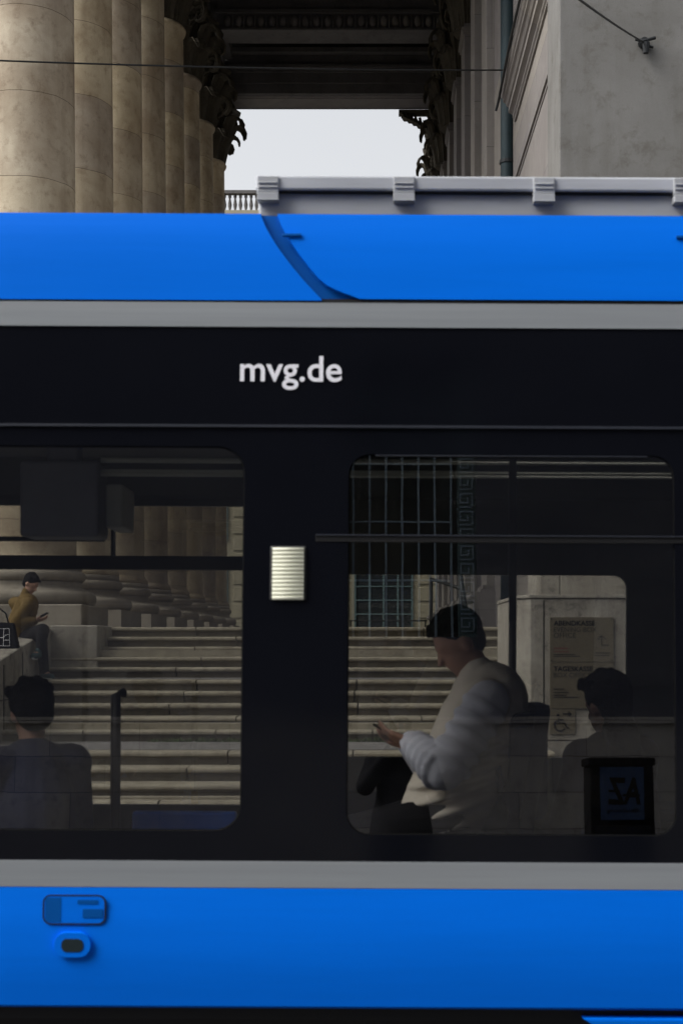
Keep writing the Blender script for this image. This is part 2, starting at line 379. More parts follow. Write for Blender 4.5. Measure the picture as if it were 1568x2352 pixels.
def capital(rb, H, sq=False):
    bm = N(); seg = 32
    lathe(bm, [(rb, 0), (rb * 1.0, .02), (rb * .98, H * .55), (rb * 1.08, H * .78), (rb * 1.28, H * .86)], seg)
    for row, (z0, hh, n, off) in enumerate(((0.02, H * .42, 8, 0), (0.02, H * .70, 8, .5))):
        for k in range(n):
            a = (k + off) * 2 * math.pi / n
            leaf(bm, Matrix.Rotation(a, 4, 'Z') @ Matrix.Translation((rb * 1.03, 0, z0)) @ Matrix.Rotation(R(7 + 3 * row), 4, 'Y'), rb * .72, hh, (.12 + .03 * row) * H / 1.6)
    for k in range(4):
        a = R(45 + 90 * k)
        volute(bm, Matrix.Rotation(a, 4, 'Z') @ Matrix.Translation((rb * 1.66, 0, H * .76)), .22 * H / 1.6, .055)
        for s in (-1, 1):
            volute(bm, Matrix.Rotation(R(90 * k) + s * .22, 4, 'Z') @ Matrix.Rotation(R(90) * s, 4, 'Z') @ Matrix.Translation((-.02, -s * rb * 1.15, H * .74)), .11 * H / 1.6, .04)
        leaf(bm, Matrix.Rotation(R(90 * k), 4, 'Z') @ Matrix.Translation((rb * 1.22, 0, H * .72)), rb * .4, H * .22, .06)
        a2 = a
        for j in (-1, 1):
            leaf(bm, Matrix.Rotation(a + j * .2, 4, 'Z') @ Matrix.Translation((rb * 1.15, 0, H * .40)), rb * .42, H * .38, .12)
    # abacus with concave sides
    pts = []
    for k in range(4):
        a = R(45 + 90 * k); c = Vector((math.cos(a), math.sin(a), 0)); t_ = Vector((-c.y, c.x, 0)); Rr = rb * 2.15
        pts += [c * Rr - t_ * .09, c * Rr + t_ * .09]
        a2 = R(90 + 90 * k); m_ = Vector((math.cos(a2), math.sin(a2), 0))
        for u in (-.66, -.33, 0, .33, .66):
            tt = Vector((-m_.y, m_.x, 0)); pts.append(m_ * (rb * (1.12 + .24 * u * u / .44)) + tt * rb * 1.25 * u)
    for z0, z1, s in ((H * .86, H * .93, .95), (H * .93, H, 1.0)):
        A = [bm.verts.new((p.x * s, p.y * s, z0)) for p in pts]; B = [bm.verts.new((p.x * s * 1.03, p.y * s * 1.03, z1)) for p in pts]
        n = len(A)
        for k in range(n): bm.faces.new((A[k], A[(k + 1) % n], B[(k + 1) % n], B[k]))
        bm.faces.new(A); bm.faces.new(B)
    return bm
# shared meshes
R0, R1 = .74, .655
shaft_p = [(R0 + .07, 2.86), (R0 + .07, 2.92), (R0 + .02, 2.98)]
for k in range(13):
    t = k / 12; shaft_p.append((R0 - (R0 - R1) * (t ** 1.7), 3.02 + (CAPZ - .16 - 3.02) * t))
shaft_p += [(R1 + .05, CAPZ - .12), (R1 + .07, CAPZ - .06), (R1 + .03, CAPZ), (R1 - .1, CAPZ + .01)]
base_prof = [(.9, PZ + .33)]
def tor(rc, zc, rz, n=8):
    return [(rc + rz * math.cos(R(-90 + 180 * k / n)), zc + rz * math.sin(R(-90 + 180 * k / n))) for k in range(n + 1)]
base_prof += tor(.93, 2.36, .11) + [(.90, 2.49), (.84, 2.52), (.815, 2.56), (.83, 2.60)] + tor(.80, 2.69, .08) + [(.82, 2.79), (.82, 2.86), (.7, 2.87)]
sh_me = cap_me = base_me = pl_me = None
for k in range(8):
    d = CD + SP * k
    if sh_me is None:
        o = obj('column', lathe(N(), shaft_p, 56), M['shaft'], th, smooth=True); sh_me = o.data
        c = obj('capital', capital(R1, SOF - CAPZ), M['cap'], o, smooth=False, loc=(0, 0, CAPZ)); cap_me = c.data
        b = obj('column_base', lathe(N(), base_prof, 56), M['base'], o, smooth=True); base_me = b.data
        p = obj('plinth', box(N(), -1.04, 1.04, -1.04, 1.04, PZ - .01, PZ + .335), M['base'], o, bevel=.02); pl_me = p.data
    else:
        o = bpy.data.objects.new('column', sh_me); COL.objects.link(o); o.parent = th
        for nm, me, z in (('capital', cap_me, CAPZ), ('column_base', base_me, 0), ('plinth', pl_me, 0)):
            c = bpy.data.objects.new(nm, me); COL.objects.link(c); c.parent = o; c.location = (0, 0, z)
    o.location = (CX, d - 22, 0); o.rotation_euler.z = 0
    for c in o.children: c.rotation_euler.z = 0
# architrave over columns
bm = N()
y0, y1 = 20.4, 44.7
sweep(bm, [(CX - .62, SOF), (CX + .62, SOF), (CX + .62, SOF + .36), (CX + .67, SOF + .37), (CX + .67, SOF + .78), (CX + .74, SOF + .82), (CX + .74, SOF + 1.0), (CX - .7, SOF + 1.0)], 'y', y0, y1)
wp(obj('architrave', bm, M['beam'], th))
# right wall with pilasters
WX = 2.40
bm = N(); box(bm, WX, WX + .6, 25.5, 46, PZ, 20.2); wp(obj('wall', bm, M['pier'], th))
pc_me = None
for k in range(7):
    y = 27.55 + SP * k
    bm = N(); box(bm, WX - .15, WX + .05, y, y + 1.15, PZ + .9, CAPZ); pr = obj('pilaster', bm, M['pier'], th, bevel=.012); wp(pr)
    bm = N(); box(bm, WX - .19, WX + .02, y - .04, y + 1.19, CAPZ - .28, CAPZ - .2); box(bm, WX - .22, WX + .02, y - .07, y + 1.22, CAPZ - .2, CAPZ - .12)
    c = obj('necking', bm, M['pier'], pr)
    bm = N()
    box(bm, WX - .42, WX + .01, y - .28, y + 1.43, PZ - .01, PZ + .55)
    sweep(bm, [(WX - .38 + .11 * (1 - math.cos(a)) - .11, PZ + .55 + .11 - .11 * math.sin(-a + math.pi / 2) if False else PZ + .55 + .22 * j / 8) for j, a in ((j, math.pi / 2 * abs(j - 4) / 4) for j in range(9))] + [(WX + .01, PZ + .77), (WX + .01, PZ + .55)], 'y', y - .24, y + 1.39)
    box(bm, WX - .28, WX + .012, y - .13, y + 1.28, PZ + .77, PZ + .83); box(bm, WX - .23, WX + .011, y - .08, y + 1.23, PZ + .83, PZ + .9)
    obj('pilaster_base', bm, M['pier'], pr)
    cb = capital(.52, SOF - CAPZ)
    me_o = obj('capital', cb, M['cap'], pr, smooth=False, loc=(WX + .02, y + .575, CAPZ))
    for v in me_o.data.vertices: v.co.x *= .74
# end beam, coffer lips, ceiling
bm = N()
xa, xb = CX + .75, WX
for (a, b, z0, z1) in ((43.40, 44.70, SOF, SOF + .30), (43.36, 44.74, SOF + .30, SOF + .62), (43.30, 44.80, SOF + .62, SOF + .74), (43.24, 44.9, SOF + .74, SOF + .84), (43.36, 44.74, SOF + .84, SOF + 1.15), (43.1, 45.0, SOF + 1.15, SOF + 1.3)):
    box(bm, xa, xb, a, b, z0, z1)
wp(obj('end_beam', bm, M['beam'], th, bevel=.01))
bm = N(); box(bm, xa + .2, xb - .25, 43.6, 44.5, SOF - .012, SOF + .05); box(bm, xa + .35, xb - .4, 43.72, 44.38, SOF - .03, SOF + .02)
wp(obj('soffit_panel', bm, M['pier'], th))
for k in range(3):
    y = 39.2 - 4.6 * k
    bm = N(); box(bm, xa + .1, xb - .1, y, y + .9, SOF + .13, SOF + .20); box(bm, xa + .14, xb - .14, y + .03, y + .86, SOF + .62, SOF + .72); box(bm, xa + .2, xb - .2, y + .12, y + .8, SOF + .20, SOF + 1.6)
    lp = wp(obj('coffer_beam', bm, M['beam'], th, bevel=.008))
    bm = N(); n = 20
    for j in range(n):
        cx = xa + .32 + (xb - xa - .64) * (j + .5) / n
        e = bmesh.ops.create_icosphere(bm, subdivisions=2, radius=1.0)
        for v in e['verts']: v.co = Vector((cx + v.co.x * .095, y + .10 + v.co.y * .09, SOF + .40 + v.co.z * .17))
        box(bm, cx + .13, cx + .155, y + .06, y + .13, SOF + .24, SOF + .58)
    obj('egg_moulding', bm, M['pier'], lp, smooth=True)
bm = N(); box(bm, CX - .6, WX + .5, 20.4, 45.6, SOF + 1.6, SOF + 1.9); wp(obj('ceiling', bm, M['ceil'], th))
for s in (0, 1):
    xs = (xa - .02, xa + .22) if s == 0 else (xb - .24, xb + .01)
    bm = N(); box(bm, xs[0], xs[1], 20.5, 43.3, SOF + 1.0 if s == 0 else SOF, SOF + 1.6); wp(obj('ceiling_rib', bm, M['beam'], th))
bm = N(); box(bm, CX - .9, WX + 6, 19.9, 45.9, SOF + 2.2, SOF + 5.5); box(bm, CX - .66, WX + 6, 20.3, 45.7, SOF + 1.9, SOF + 2.2); wp(obj('entablature', bm, M['beam'], th))
# acanthus bracket at the far right of the opening
bm = N()
for j in range(9):
    leaf(bm, Matrix.Translation((WX - .25 - .14 * j, 44.9, SOF + .02 - .62 * (1 - j / 9) ** 1.6)) @ Matrix.Rotation(R(180), 4, 'Z') @ Matrix.Rotation(R(200), 4, 'Y'), .34, .5 * (1 - j / 14), .09)
box(bm, WX - 1.5, WX, 44.75, 45.1, SOF - .08, SOF + .02)
wp(obj('console', bm, M['cap'], th))

# wing: front wall with recessed side, cornice
FW = 18.0
bm = N(); box(bm, 2.39, 16, FW, 19.2, 2.3, 24); wp(obj('wing_wall', bm, M['plaster'], th, bevel=.02))
bm = N(); box(bm, 2.13, 2.385, FW - .12, 19.25, 2.26, 2.62); box(bm, 2.385, 16, FW - .12, FW, 2.26, 2.62); wp(obj('wing_plinth', bm, M['block'], th, bevel=.02))
bm = N(); box(bm, 2.52, 3.2, 19.2, 25.5, PZ, 22); wp(obj('side_wall', bm, M['pier'], th))
cz = 9.9
cor = [(2.66, cz), (2.60, cz), (2.60, cz + .10), (2.55, cz + .16), (2.55, cz + .30), (2.49, cz + .36), (2.42, cz + .40), (2.42, cz + .62), (2.37, cz + .66), (2.31, cz + .80), (2.24, cz + .86), (2.24, cz + .96), (2.19, cz + 1.02), (2.14, cz + 1.16), (2.14, cz + 1.24), (2.66, cz + 1.32)]
cz2 = 10.72; cor = [(2.52 - (2.66 - x) * .54, cz2 + (z - cz) * .40) for x, z in cor]
bm = N(); sweep(bm, cor, 'y', 19.22, 24.6); wp(obj('cornice', bm, M['pier'], th))
bm = N(); box(bm, 2.49, 2.52, 19.21, 25.4, 9.70, 9.86); box(bm, 2.505, 2.519, 19.21, 25.4, 9.60, 9.63); wp(obj('string_course', bm, M['pier'], th))
for (y, z) in ((22.2, 6.2), (22.2, 7.3), (20.4, 6.4), (20.4, 7.6), (23.6, 5.8), (23.6, 6.9)):
    bm = N(); box(bm, 2.51, 2.525, y, y + .05, z, z + .5); wp(obj('wall_slot', bm, M['iron'], th))
bm = N(); tube(bm, [(2.43, 25.2, PZ), (2.43, 25.2, 19)], .125, 16)
dp = tag(obj('downpipe', bm, M['copper'], smooth=True), 'dark blue-green copper downpipe on the wall between pilasters and cornice', 'pipe')
for z in (7.2, 10.2, 13.2):
    bm = N(); tube(bm, [(2.43, 25.2, z), (2.43, 25.2, z + .06)], .145, 16); obj('pipe_clamp', bm, M['iron'], dp)

# pedestal with the signs
bm = N()
cX0 = P(1218, 0, 15.6).x
pts = [(cX0, 15.6), (9, 15.6), (9, 18.1), (cX0 - .14, 18.1), (cX0 - .14, 15.76)]
def prism(bm, pts, z0, z1):
    A = [bm.verts.new((x, y, z0)) for x, y in pts]; B = [bm.verts.new((x, y, z1)) for x, y in pts]; n = len(A)
    for k in range(n): bm.faces.new((A[k], A[(k + 1) % n], B[(k + 1) % n], B[k]))
    bm.faces.new(A); bm.faces.new(B); return bm
ZP = P(0, 1366, 15.6).z
prism(bm, pts, 0, ZP - .04)
ped = tag(obj('stone_pedestal', bm, M['block'], bevel=.015), 'stained pale stone pedestal right of the stairs carrying the brass signs', 'pedestal')
bm = N(); prism(bm, [(cX0 - .015, 15.585), (9, 15.585), (9, 18.0), (cX0 - .155, 18.0), (cX0 - .155, 15.75)], ZP - .04, ZP); obj('coping', bm, M['block'], ped, bevel=.008)
jx = P(1247, 0, 15.6).x
bm = N(); box(bm, jx, jx + .012, 15.596, 15.61, .3, ZP - .06); box(bm, cX0 + .02, 8.9, 15.597, 15.61, .62, .632); box(bm, P(1247, 0, 15.6).x + .02, 8.9, 15.5975, 15.61, P(0, 1742, 15.6).z, P(0, 1742, 15.6).z + .01)
obj('joint', bm, M['engrave_soft'], ped)

def sign_text(name, s, px, py_base, wpx, mat, par, yf, bold=0):
    a = P(px, py_base, yf); sc = wpx * yf / FPX
    return text_obj(name, s, mat, par, Matrix.Translation(a - Vector(par.location)) @ WALLTEXT, width=sc, depth=.0012, bold=bold)
def flat(bm, px0, py0, px1, py1, yf, t=.004, off=Vector((0, 0, 0))):
    a, b = P(px0, py1, yf), P(px1, py0, yf); box(bm, a.x - off.x, b.x - off.x, yf - t - off.y, yf - off.y, a.z - off.z, b.z - off.z); return bm
DS = 15.6
a = P(1335, 1628, DS)
sg = empty('box_office_sign', 'tall brass sign reading ABENDKASSE and TAGESKASSE on the pedestal', 'sign', (a.x, DS, a.z)); so = Vector(sg.location)
bm = N(); flat(bm, 1262, 1418, 1408, 1521, DS, .022, so); obj('panel', bm, M['brass'], sg, bevel=.003)
bm = N(); flat(bm, 1262, 1522, 1408, 1628, DS, .020, so); obj('panel', bm, M['brass'], sg, bevel=.003)
yf = DS - .023
sign_text('lettering', 'ABENDKASSE', 1271, 1437, 95, M['engrave'], sg, yf, .02)
sign_text('lettering', 'EVENING BOX', 1271, 1451.5, 99, M['engrave_soft'], sg, yf)
sign_text('lettering', 'OFFICE', 1271, 1465, 51, M['engrave_soft'], sg, yf)
sign_text('lettering', 'TAGESKASSE', 1271, 1542, 90, M['engrave'], sg, yf + .002, .02)
sign_text('lettering', 'BOX OFFICE', 1271, 1556, 85, M['engrave_soft'], sg, yf + .002)
bm = N()
for (x0, y0_, x1, y1_) in ((1271, 1503, 1320, 1505), (1271, 1507, 1332, 1508.5), (1366, 1499, 1400, 1501), (1366, 1505, 1398, 1506.5), (1271, 1582, 1296, 1584), (1271, 1590, 1306, 1592), (1271, 1596, 1300, 1598), (1271, 1601, 1328, 1602.5)):
    bm = N(); flat(bm, x0, y0_, x1, y1_, DS - .021, .003, so); obj('small_print', bm, M['engrave_soft'], sg)
bm = N()
for (x0, y0_, x1, y1_) in ((1271, 1488, 1304, 1490.5), (1271, 1496, 1306, 1498)): flat(bm, x0, y0_, x1, y1_, DS - .021, .003, so)
obj('red_print', bm, M['red_print'], sg)
bm = N()
for A_, B_ in (((1381, 1460), (1381, 1482)), ((1381, 1482), (1398, 1482)), ((1381, 1460), (1372, 1469)), ((1381, 1460), (1391, 1469))):
    tube(bm, [P(*A_, yf) - so, P(*B_, yf) - so], .004, 6)
obj('arrow', bm, M['engrave'], sg)
for px, py in ((1266, 1422), (1404, 1422), (1266, 1517), (1404, 1517)):
    bm = N(); tube(bm, [P(px, py, DS - .022) - so, P(px, py, DS - .028) - so], .008, 8); obj('screw', bm, M['iron'], sg)
a = P(1291, 1687, DS); ws = empty('wheelchair_sign', 'small brass plate with wheelchair symbol and arrow below the tall sign', 'sign', (a.x, DS, a.z)); so = Vector(ws.location)
bm = N(); flat(bm, 1262, 1629.5, 1320, 1687, DS, .018, so); obj('panel', bm, M['brass'], ws, bevel=.003)
bm = N(); yy = DS - .020
Q = lambda x, y: P(x, y, yy) - so
arc = [Q(1287 + 13 * math.cos(R(t)) - 1.5, 1663 - 13 * math.sin(R(t)) + 3) for t in range(120, 345, 15)]
tube(bm, arc, .010, 6)
for L in ([(1282, 1648), (1283, 1661), (1296, 1661), (1302, 1673), (1306, 1671)], [(1283, 1654), (1293, 1654)]): tube(bm, [Q(*p) for p in L], .011, 6)
e = bmesh.ops.create_icosphere(bm, subdivisions=2, radius=.016)
for v in e['verts']: v.co = Q(1281, 1643) + Vector((v.co.x, v.co.y * .2, v.co.z))
obj('wheelchair_symbol', bm, M['engrave'], ws)
bm = N(); tube(bm, [Q(1292, 1640), (Q(1311, 1640))], .006, 6); tube(bm, [Q(1305, 1635), Q(1311, 1640), Q(1305, 1645)], .006, 6); obj('arrow', bm, M['engrave'], ws)

# left cheek wall and blocks
bm = N()
def quadprism(bm, poly):  # poly: list of (x, y, ztop), down to 0
    A = [bm.verts.new((x, y, 0)) for x, y, z in poly]; B = [bm.verts.new(p) for p in poly]; n = len(A)
    for k in range(n): bm.faces.new((A[k], A[(k + 1) % n], B[(k + 1) % n], B[k]))
    bm.faces.new(A); bm.faces.new(B); return bm
quadprism(bm, [(-4.28, 15.9, 1.40), (-4.28, 19.1, 1.90), (-7.2, 19.1, 1.90), (-7.2, 15.9, 1.40)])
ck = tag(obj('stair_cheek_wall', bm, M['block'], bevel=.02), 'sloping grey stone wall at the left of the stairs where the man sits', 'wall')
bm = N()
for y in (16.6, 17.5, 18.4): box(bm, -4.284, -4.27, y, y + .012, .4, 1.45 + (y - 15.9) * .156 - .12)
box(bm, -4.283, -4.27, 15.95, 19.05, 1.02, 1.032); obj('joint', bm, M['engrave_soft'], ck)
bm = N(); box(bm, -4.30, -3.66, 19.1, 20.36, 1.2, 1.935)
tag(obj('stone_block', bm, M['block'], bevel=.02), 'square stained block closing the left end of the upper steps', 'block')
# railing at the right of the portico
rl = empty('handrail', 'dark metal handrail at the top right of the stairs', 'railing', (1.25, 20.6, PZ))
bm = N(); a = P(1058, 1352, 20.6); b = P(990, 1330, 24.0); o_ = Vector(rl.location)
tube(bm, [a - o_, b - o_], .03, 8); obj('rail', bm, M['iron'], rl, smooth=True)
bm = N(); tube(bm, [a - o_, Vector((a.x, a.y, PZ)) - o_], .028, 8); tube(bm, [Vector((1.42, 20.6, PZ)) - o_, Vector((1.30, 20.6, PZ + .78)) - o_], .035, 8); obj('post', bm, M['iron'], rl, smooth=True)
bm = N(); tube(bm, [b - o_, Vector((b.x, b.y, PZ)) - o_], .028, 8); obj('post', bm, M['iron'], rl, smooth=True)
rb = empty('low_railing', 'thin horizontal iron railing in front of the distant palace window', 'railing', (0, 40, PZ))
bm = N(); tube(bm, [(-.6, 0, .42), (1.6, 0, .42)], .02, 8); obj('rail', bm, M['iron'], rb)
for x in (-.55, .5, 1.55):
    bm = N(); tube(bm, [(x, 0, -.0), (x, 0, .42)], .02, 8); obj('post', bm, M['iron'], rb)

# weeds on landing
bm = N(); rw = random.Random(5)
def tuft(x, y, z, n, h):
    for _ in range(n):
        a = rw.uniform(0, 6.28); q = rw.uniform(.2, 1) * h; dx, dy = math.cos(a), math.sin(a); b0 = Vector((x + rw.uniform(-.04, .04), y + rw.uniform(-.02, .02), z))
        tip = b0 + Vector((dx * q * .7, dy * q * .3, q)); s = Vector((-dy, dx, 0)) * .006
        m_ = (b0 + tip) / 2 + Vector((0, 0, q * .15))
        v = [bm.verts.new(p) for p in (b0 - s, b0 + s, m_ + s * 1.6, tip, m_ - s * 1.6)]; bm.faces.new(v)
for _ in range(150):
    x = rw.uniform(-2.6, 1.2); tuft(x, 16.48, ZN(10) + .006, rw.randint(3, 9), rw.uniform(.02, .075))
tag(obj('weeds', bm, M['weed']), 'low weeds and moss along the foot of the step at the landing', 'weeds', kind='stuff')
bm = N(); tuft(P(590, 0, 16.8).x, 16.80, ZN(9), 14, .13)
tag(obj('small_weed', bm, M['weed']), 'single small green weed growing from a step joint', 'weed')

# ------------------------------------------------------------------ wires
def wire(name, a, b, sag, r, label):
    bm = N(); a, b = Vector(a), Vector(b); pts = []
    for k in range(25):
        t = k / 24; p = a.lerp(b, t); p.z -= sag * 4 * t * (1 - t); pts.append(p)
    tube(bm, pts, r, 6); return tag(obj(name, bm, M['iron'], smooth=True), label, 'wire')
wire('span_wire', P(-900, 95, 18.0), P(1160, 160, 24.6), .10, .013, 'thin dark span wire crossing in front of the columns to the downpipe')
wire('anchor_wire', P(1476, 95, FW - .08), (.35, 7.0, 5.4), .05, .011, 'thin wire slanting up from the plastered wall at top right')
a = P(1480, 100, FW)
wb = tag(empty('wall_anchor'), 'small black wire anchor bolted to the plastered wall', 'anchor'); wb.location = (a.x, FW, a.z); wb['label'] = 'small black wire anchor bolted to the plastered wall'; wb['category'] = 'anchor'
bm = N(); tube(bm, [(-.02, -.01, 0), (-.02, -.10, .0)], [.07, .05], 12); tube(bm, [(0, -.08, -.02), (0, -.08, -.15)], [.05, .035], 10); obj('hub', bm, M['iron'], wb)
bm = N(); tube(bm, [(-.13, -.07, .03), (-.03, -.09, .0), (.12, -.07, .05)], .022, 8); tube(bm, [(-.05, -.06, -.03), (.1, -.04, -.06)], .015, 6); obj('arm', bm, M['iron'], wb)
a = P(1158, 160, 24.6)
bm = N(); tube(bm, [a, (a.x + .05, 24.75, a.z + .02), (2.42, 25.0, a.z + .05)], .022, 8); tag(obj('wire_hook', bm, M['iron']), 'small hook holding the span wire at the downpipe', 'hook')
# cable along the cornice
bm = N(); tube(bm, [(2.18, 24.7, 10.95), (2.22, 24.62, 11.1), (2.21, 22.5, 11.22), (2.21, 19.3, 11.22)], .022, 8)
tag(obj('cornice_cable', bm, M['iron']), 'black cable running along the edge of the side cornice', 'cable')

# ------------------------------------------------------------------ distant palace with balustrade
pa = empty('distant_palace', 'pale ochre palace with tall windows and a roof balustrade beyond the portico', 'building', (0, 82, 0))
ZR = P(0, 488, 80).z
bm = N(); box(bm, -45, 45, -2, 10, 0, ZR - .3); obj('wall', bm, M['ochre'], pa)
bm = N(); box(bm, -45.3, 45.3, -2.5, 10, ZR - .3, ZR); obj('roof_cornice', bm, M['ochre'], pa)
bm = N(); zt = P(0, 437, 80).z; box(bm, -45, 45, -2.1, -1.7, zt - .18, zt); obj('balustrade_rail', bm, M['beam'], pa)
bmB = N(); x = -10.0
while x < 3: 
    lathe(bmB, [(.09, ZR), (.09, ZR + .08), (.05, ZR + .16), (.10, ZR + .38), (.11, ZR + .48), (.05, ZR + .82), (.09, ZR + .9), (.09, zt - .18)], 8, Matrix.Translation((x, -1.9, 0))); x += .30
obj('balusters', bmB, M['beam'], pa, smooth=True)
for k in range(-4, 4):
    cx = .75 + k * 5.2
    for zz in ((1.0, 6.6), (7.5, 11.5), (14.5, 18.5)):
        bm = N(); box(bm, cx - 1.65, cx + 1.65, -2.03, -1.9, zz[0], zz[1]); wn_ = obj('window', bm, M['winglass'], pa)
        bm = N()
        for j in range(5): box(bm, cx - 1.65 + j * .80, cx - 1.65 + j * .80 + .10, -2.09, -2.03, zz[0], zz[1])
        for j in range(8): box(bm, cx - 1.65, cx + 1.65, -2.085, -2.03, zz[0] + j * .78, zz[0] + j * .78 + .07)
        obj('glazing_bars', bm, M['frame'], wn_)
bm = N()
for k in range(-4, 4):
    for j in range(14): box(bm, .75 + k * 5.2 + 1.95, .75 + k * 5.2 + 3.25, -2.07, -2.0, .3 + j * .95, .3 + j * .95 + .80)
obj('quoins', bm, M['ochre'], pa, bevel=.05)
# white slatted gate beyond the portico right side
ga = empty('pale_gate', 'pale vertical bars of a tall gate seen through the right tram window', 'gate', (0, 50, PZ))
x = P(985, 0, 50).x; x1 = P(1078, 0, 50).x
while x < x1:
    bm = N(); box(bm, x, x + .07, 0, .07, 0, 3.6); obj('bar', bm, M['white'] if 0 else M['silver'], ga); x += .24
bm = N(); box(bm, P(985, 0, 50).x, x1, .02, .09, 3.6, 3.75); box(bm, P(985, 0, 50).x, x1, .02, .09, .02, .12); obj('crossbar', bm, M['silver'], ga)

# ------------------------------------------------------------------ building behind the photographer (seen as reflections)
bb = empty('street_building', 'grey stone building across the pavement mirrored faintly in the tram glass', 'building', (0, -8, 0))
bm = N(); wins = [(-.28 + 7.6 * k, 1.42 + 7.6 * k) for k in range(-2, 3)]
plate(bm, [(-18, 2.34), (20, 2.34), (20, 15), (-18, 15)], [[(a, 3.4), (a, 7.2), (b, 7.2), (b, 3.4)] for a, b in wins], lambda u, v, w_: (u, -w_, v), .5)
obj('wall', bm, M['city_wall'], bb)
bm = N(); box(bm, -18, 20, -.6, .12, 0, 2.26); obj('stone_plinth', bm, M['grey_wall'], bb)
bm = N(); box(bm, -18, 20, -.6, .18, 2.26, 2.34); obj('plinth_cap', bm, M['grey_wall'], bb)
bm = N(); box(bm, -18.2, 20.2, -.8, .5, 15, 15.5); obj('eaves', bm, M['grey_wall'], bb)
for a, b in wins:
    bm = N(); box(bm, a, b, -.42, -.4, 3.4, 7.2); wo = obj('window', bm, M['winglass'], bb)
    bm = N()
    for j in range(7): x = a + .06 + (b - a - .38) * j / 6; box(bm, x - .015, x + .015, -.39, -.35, 3.4, 7.2)
    for z in (4.2, 5.0, 5.8, 6.6): box(bm, a, b - .3, -.385, -.355, z, z + .025)
    obj('glazing_bars', bm, M['cwbar'], wo)
    bm = N(); box(bm, b - .24, b, -.39, -.25, 3.4, 7.2); obj('meander_border', bm, M['frame'], wo)
    bm = N(); z = 3.5; u0 = b - .21
    while z < 7.0:
        for (x0, x1, z0, z1) in ((0, .18, 0, .02), (.16, .18, 0, .18), (0, .18, .18, .2), (0, .02, .06, .18), (.02, .12, .06, .08), (.10, .12, .08, .14)): box(bm, u0 + x0, u0 + x1, -.25, -.235, z + z0, z + z1)
        z += .24
    obj('meander', bm, M['cwbar'], wo)

# newspaper dispenser
nd = empty('newspaper_box', 'dark newspaper box with a pale blue AZ poster, mirrored in the tram glass', 'newspaper box', (1.86, -.25, .13))
nd.rotation_euler.z = R(180)
bm = N(); box(bm, -.235, .235, -.16, .16, .25, 1.30); box(bm, -.25, .25, -.18, .18, 1.30, 1.36); obj('cabinet', bm, M['black_cloth'], nd, bevel=.012)
for sx_ in (-1, 1):
    bm = N(); box(bm, sx_ * .2 - .02, sx_ * .2 + .02, -.15, .15, 0, .25); obj('leg', bm, M['iron'], nd)
bm = N(); box(bm, -.16, .16, -.168, -.16, .90, 1.29); pr_ = obj('poster', bm, M['poster'], nd)
tf = Matrix.Translation((-.135, -.169, 1.02)) @ WALLTEXT
text_obj('lettering', 'AZ', M['engrave'], pr_, tf, width=.24, height=.20, depth=.001, shear=-.12, bold=.03)
bm = N(); box(bm, -.13, .0, -.172, -.168, 1.075, 1.09); box(bm, .02, .10, -.172, -.168, 1.105, 1.12); obj('logo_bars', bm, M['engrave'], pr_)
text_obj('lettering', 'Abendzeitung', M['engrave'], pr_, Matrix.Translation((-.13, -.169, .955)) @ WALLTEXT, width=.25, depth=.001, shear=.25)
bm = N(); box(bm, -.2, .2, -.185, -.16, .50, .86); obj('flap', bm, M['phone'], nd, bevel=.01)

# ------------------------------------------------------------------ TRAM
TY = 5.19
tram = empty('tram', 'blue, silver and black tram passing in front of the theatre stairs', 'tram', (0, TY, 0), (0, R(.30), 0))
def tz(py, off=0): return EYE + (1480 - py) * (TY + off) / FPX
def tx(px, off=0): return (px - 850) * (TY + off) / FPX
X0, X1 = -7.0, 7.5
LEAN = math.tan(R(3.5)); Z_B = tz(1980)
def lean(z): return max(0, (z - Z_B)) * LEAN
def zl(py):   # height on the leaning upper side for picture row py
    z = tz(py)
    for _ in range(6): z = EYE + (1480 - py) * (TY + lean(z)) / FPX
    return z
def xl(px, z): return (px - 850) * (TY + lean(z)) / FPX
LT = Matrix(((1,0,0,0),(0,1,LEAN,0),(0,0,1,0),(0,0,0,1)))
def leanify(o, zref):
    for v in o.data.vertices: v.co.y += LEAN * (v.co.z - zref)
    return o
def strip(name, prof, mat, x0=X0, x1=X1, par=tram, **k): return obj(name, sweep(N(), prof, 'x', x0, x1), mat, par, **k)
def arc_pts(z0, z1, bulge, n=8, base=0):
    return [(base - bulge * math.sin(math.pi * j / n) + lean(z0 + (z1 - z0) * j / n), z0 + (z1 - z0) * j / n) for j in range(n + 1)]
zA, zB_, zC, zD, zE = zl(491), zl(694), zl(753), zl(981), Z_B
W = 2.30
# lower side
z2, z3 = tz(2042), tz(2320)
prof = [(-.016 * math.sin(math.pi * (.08 + .8 * j / 22)), z2 + (z3 + .012 - z2) * j / 22) for j in range(23)] + [(.0, z3 + .004), (.012, z3), (.10, z3), (.10, z2)]
side = strip('lower_body_panel', prof, M['blue'], smooth=False)
strip('silver_band', [(-.004, z2 + .002), (-.004, zE), (.06, zE), (.06, z2 + .002)], M['silver'])
strip('underframe', [(.05, z3 - .004), (.05, z3 - .05), (.16, z3 - .30), (2.1, z3 - .30), (2.2, z3)], M['blacktrim'])
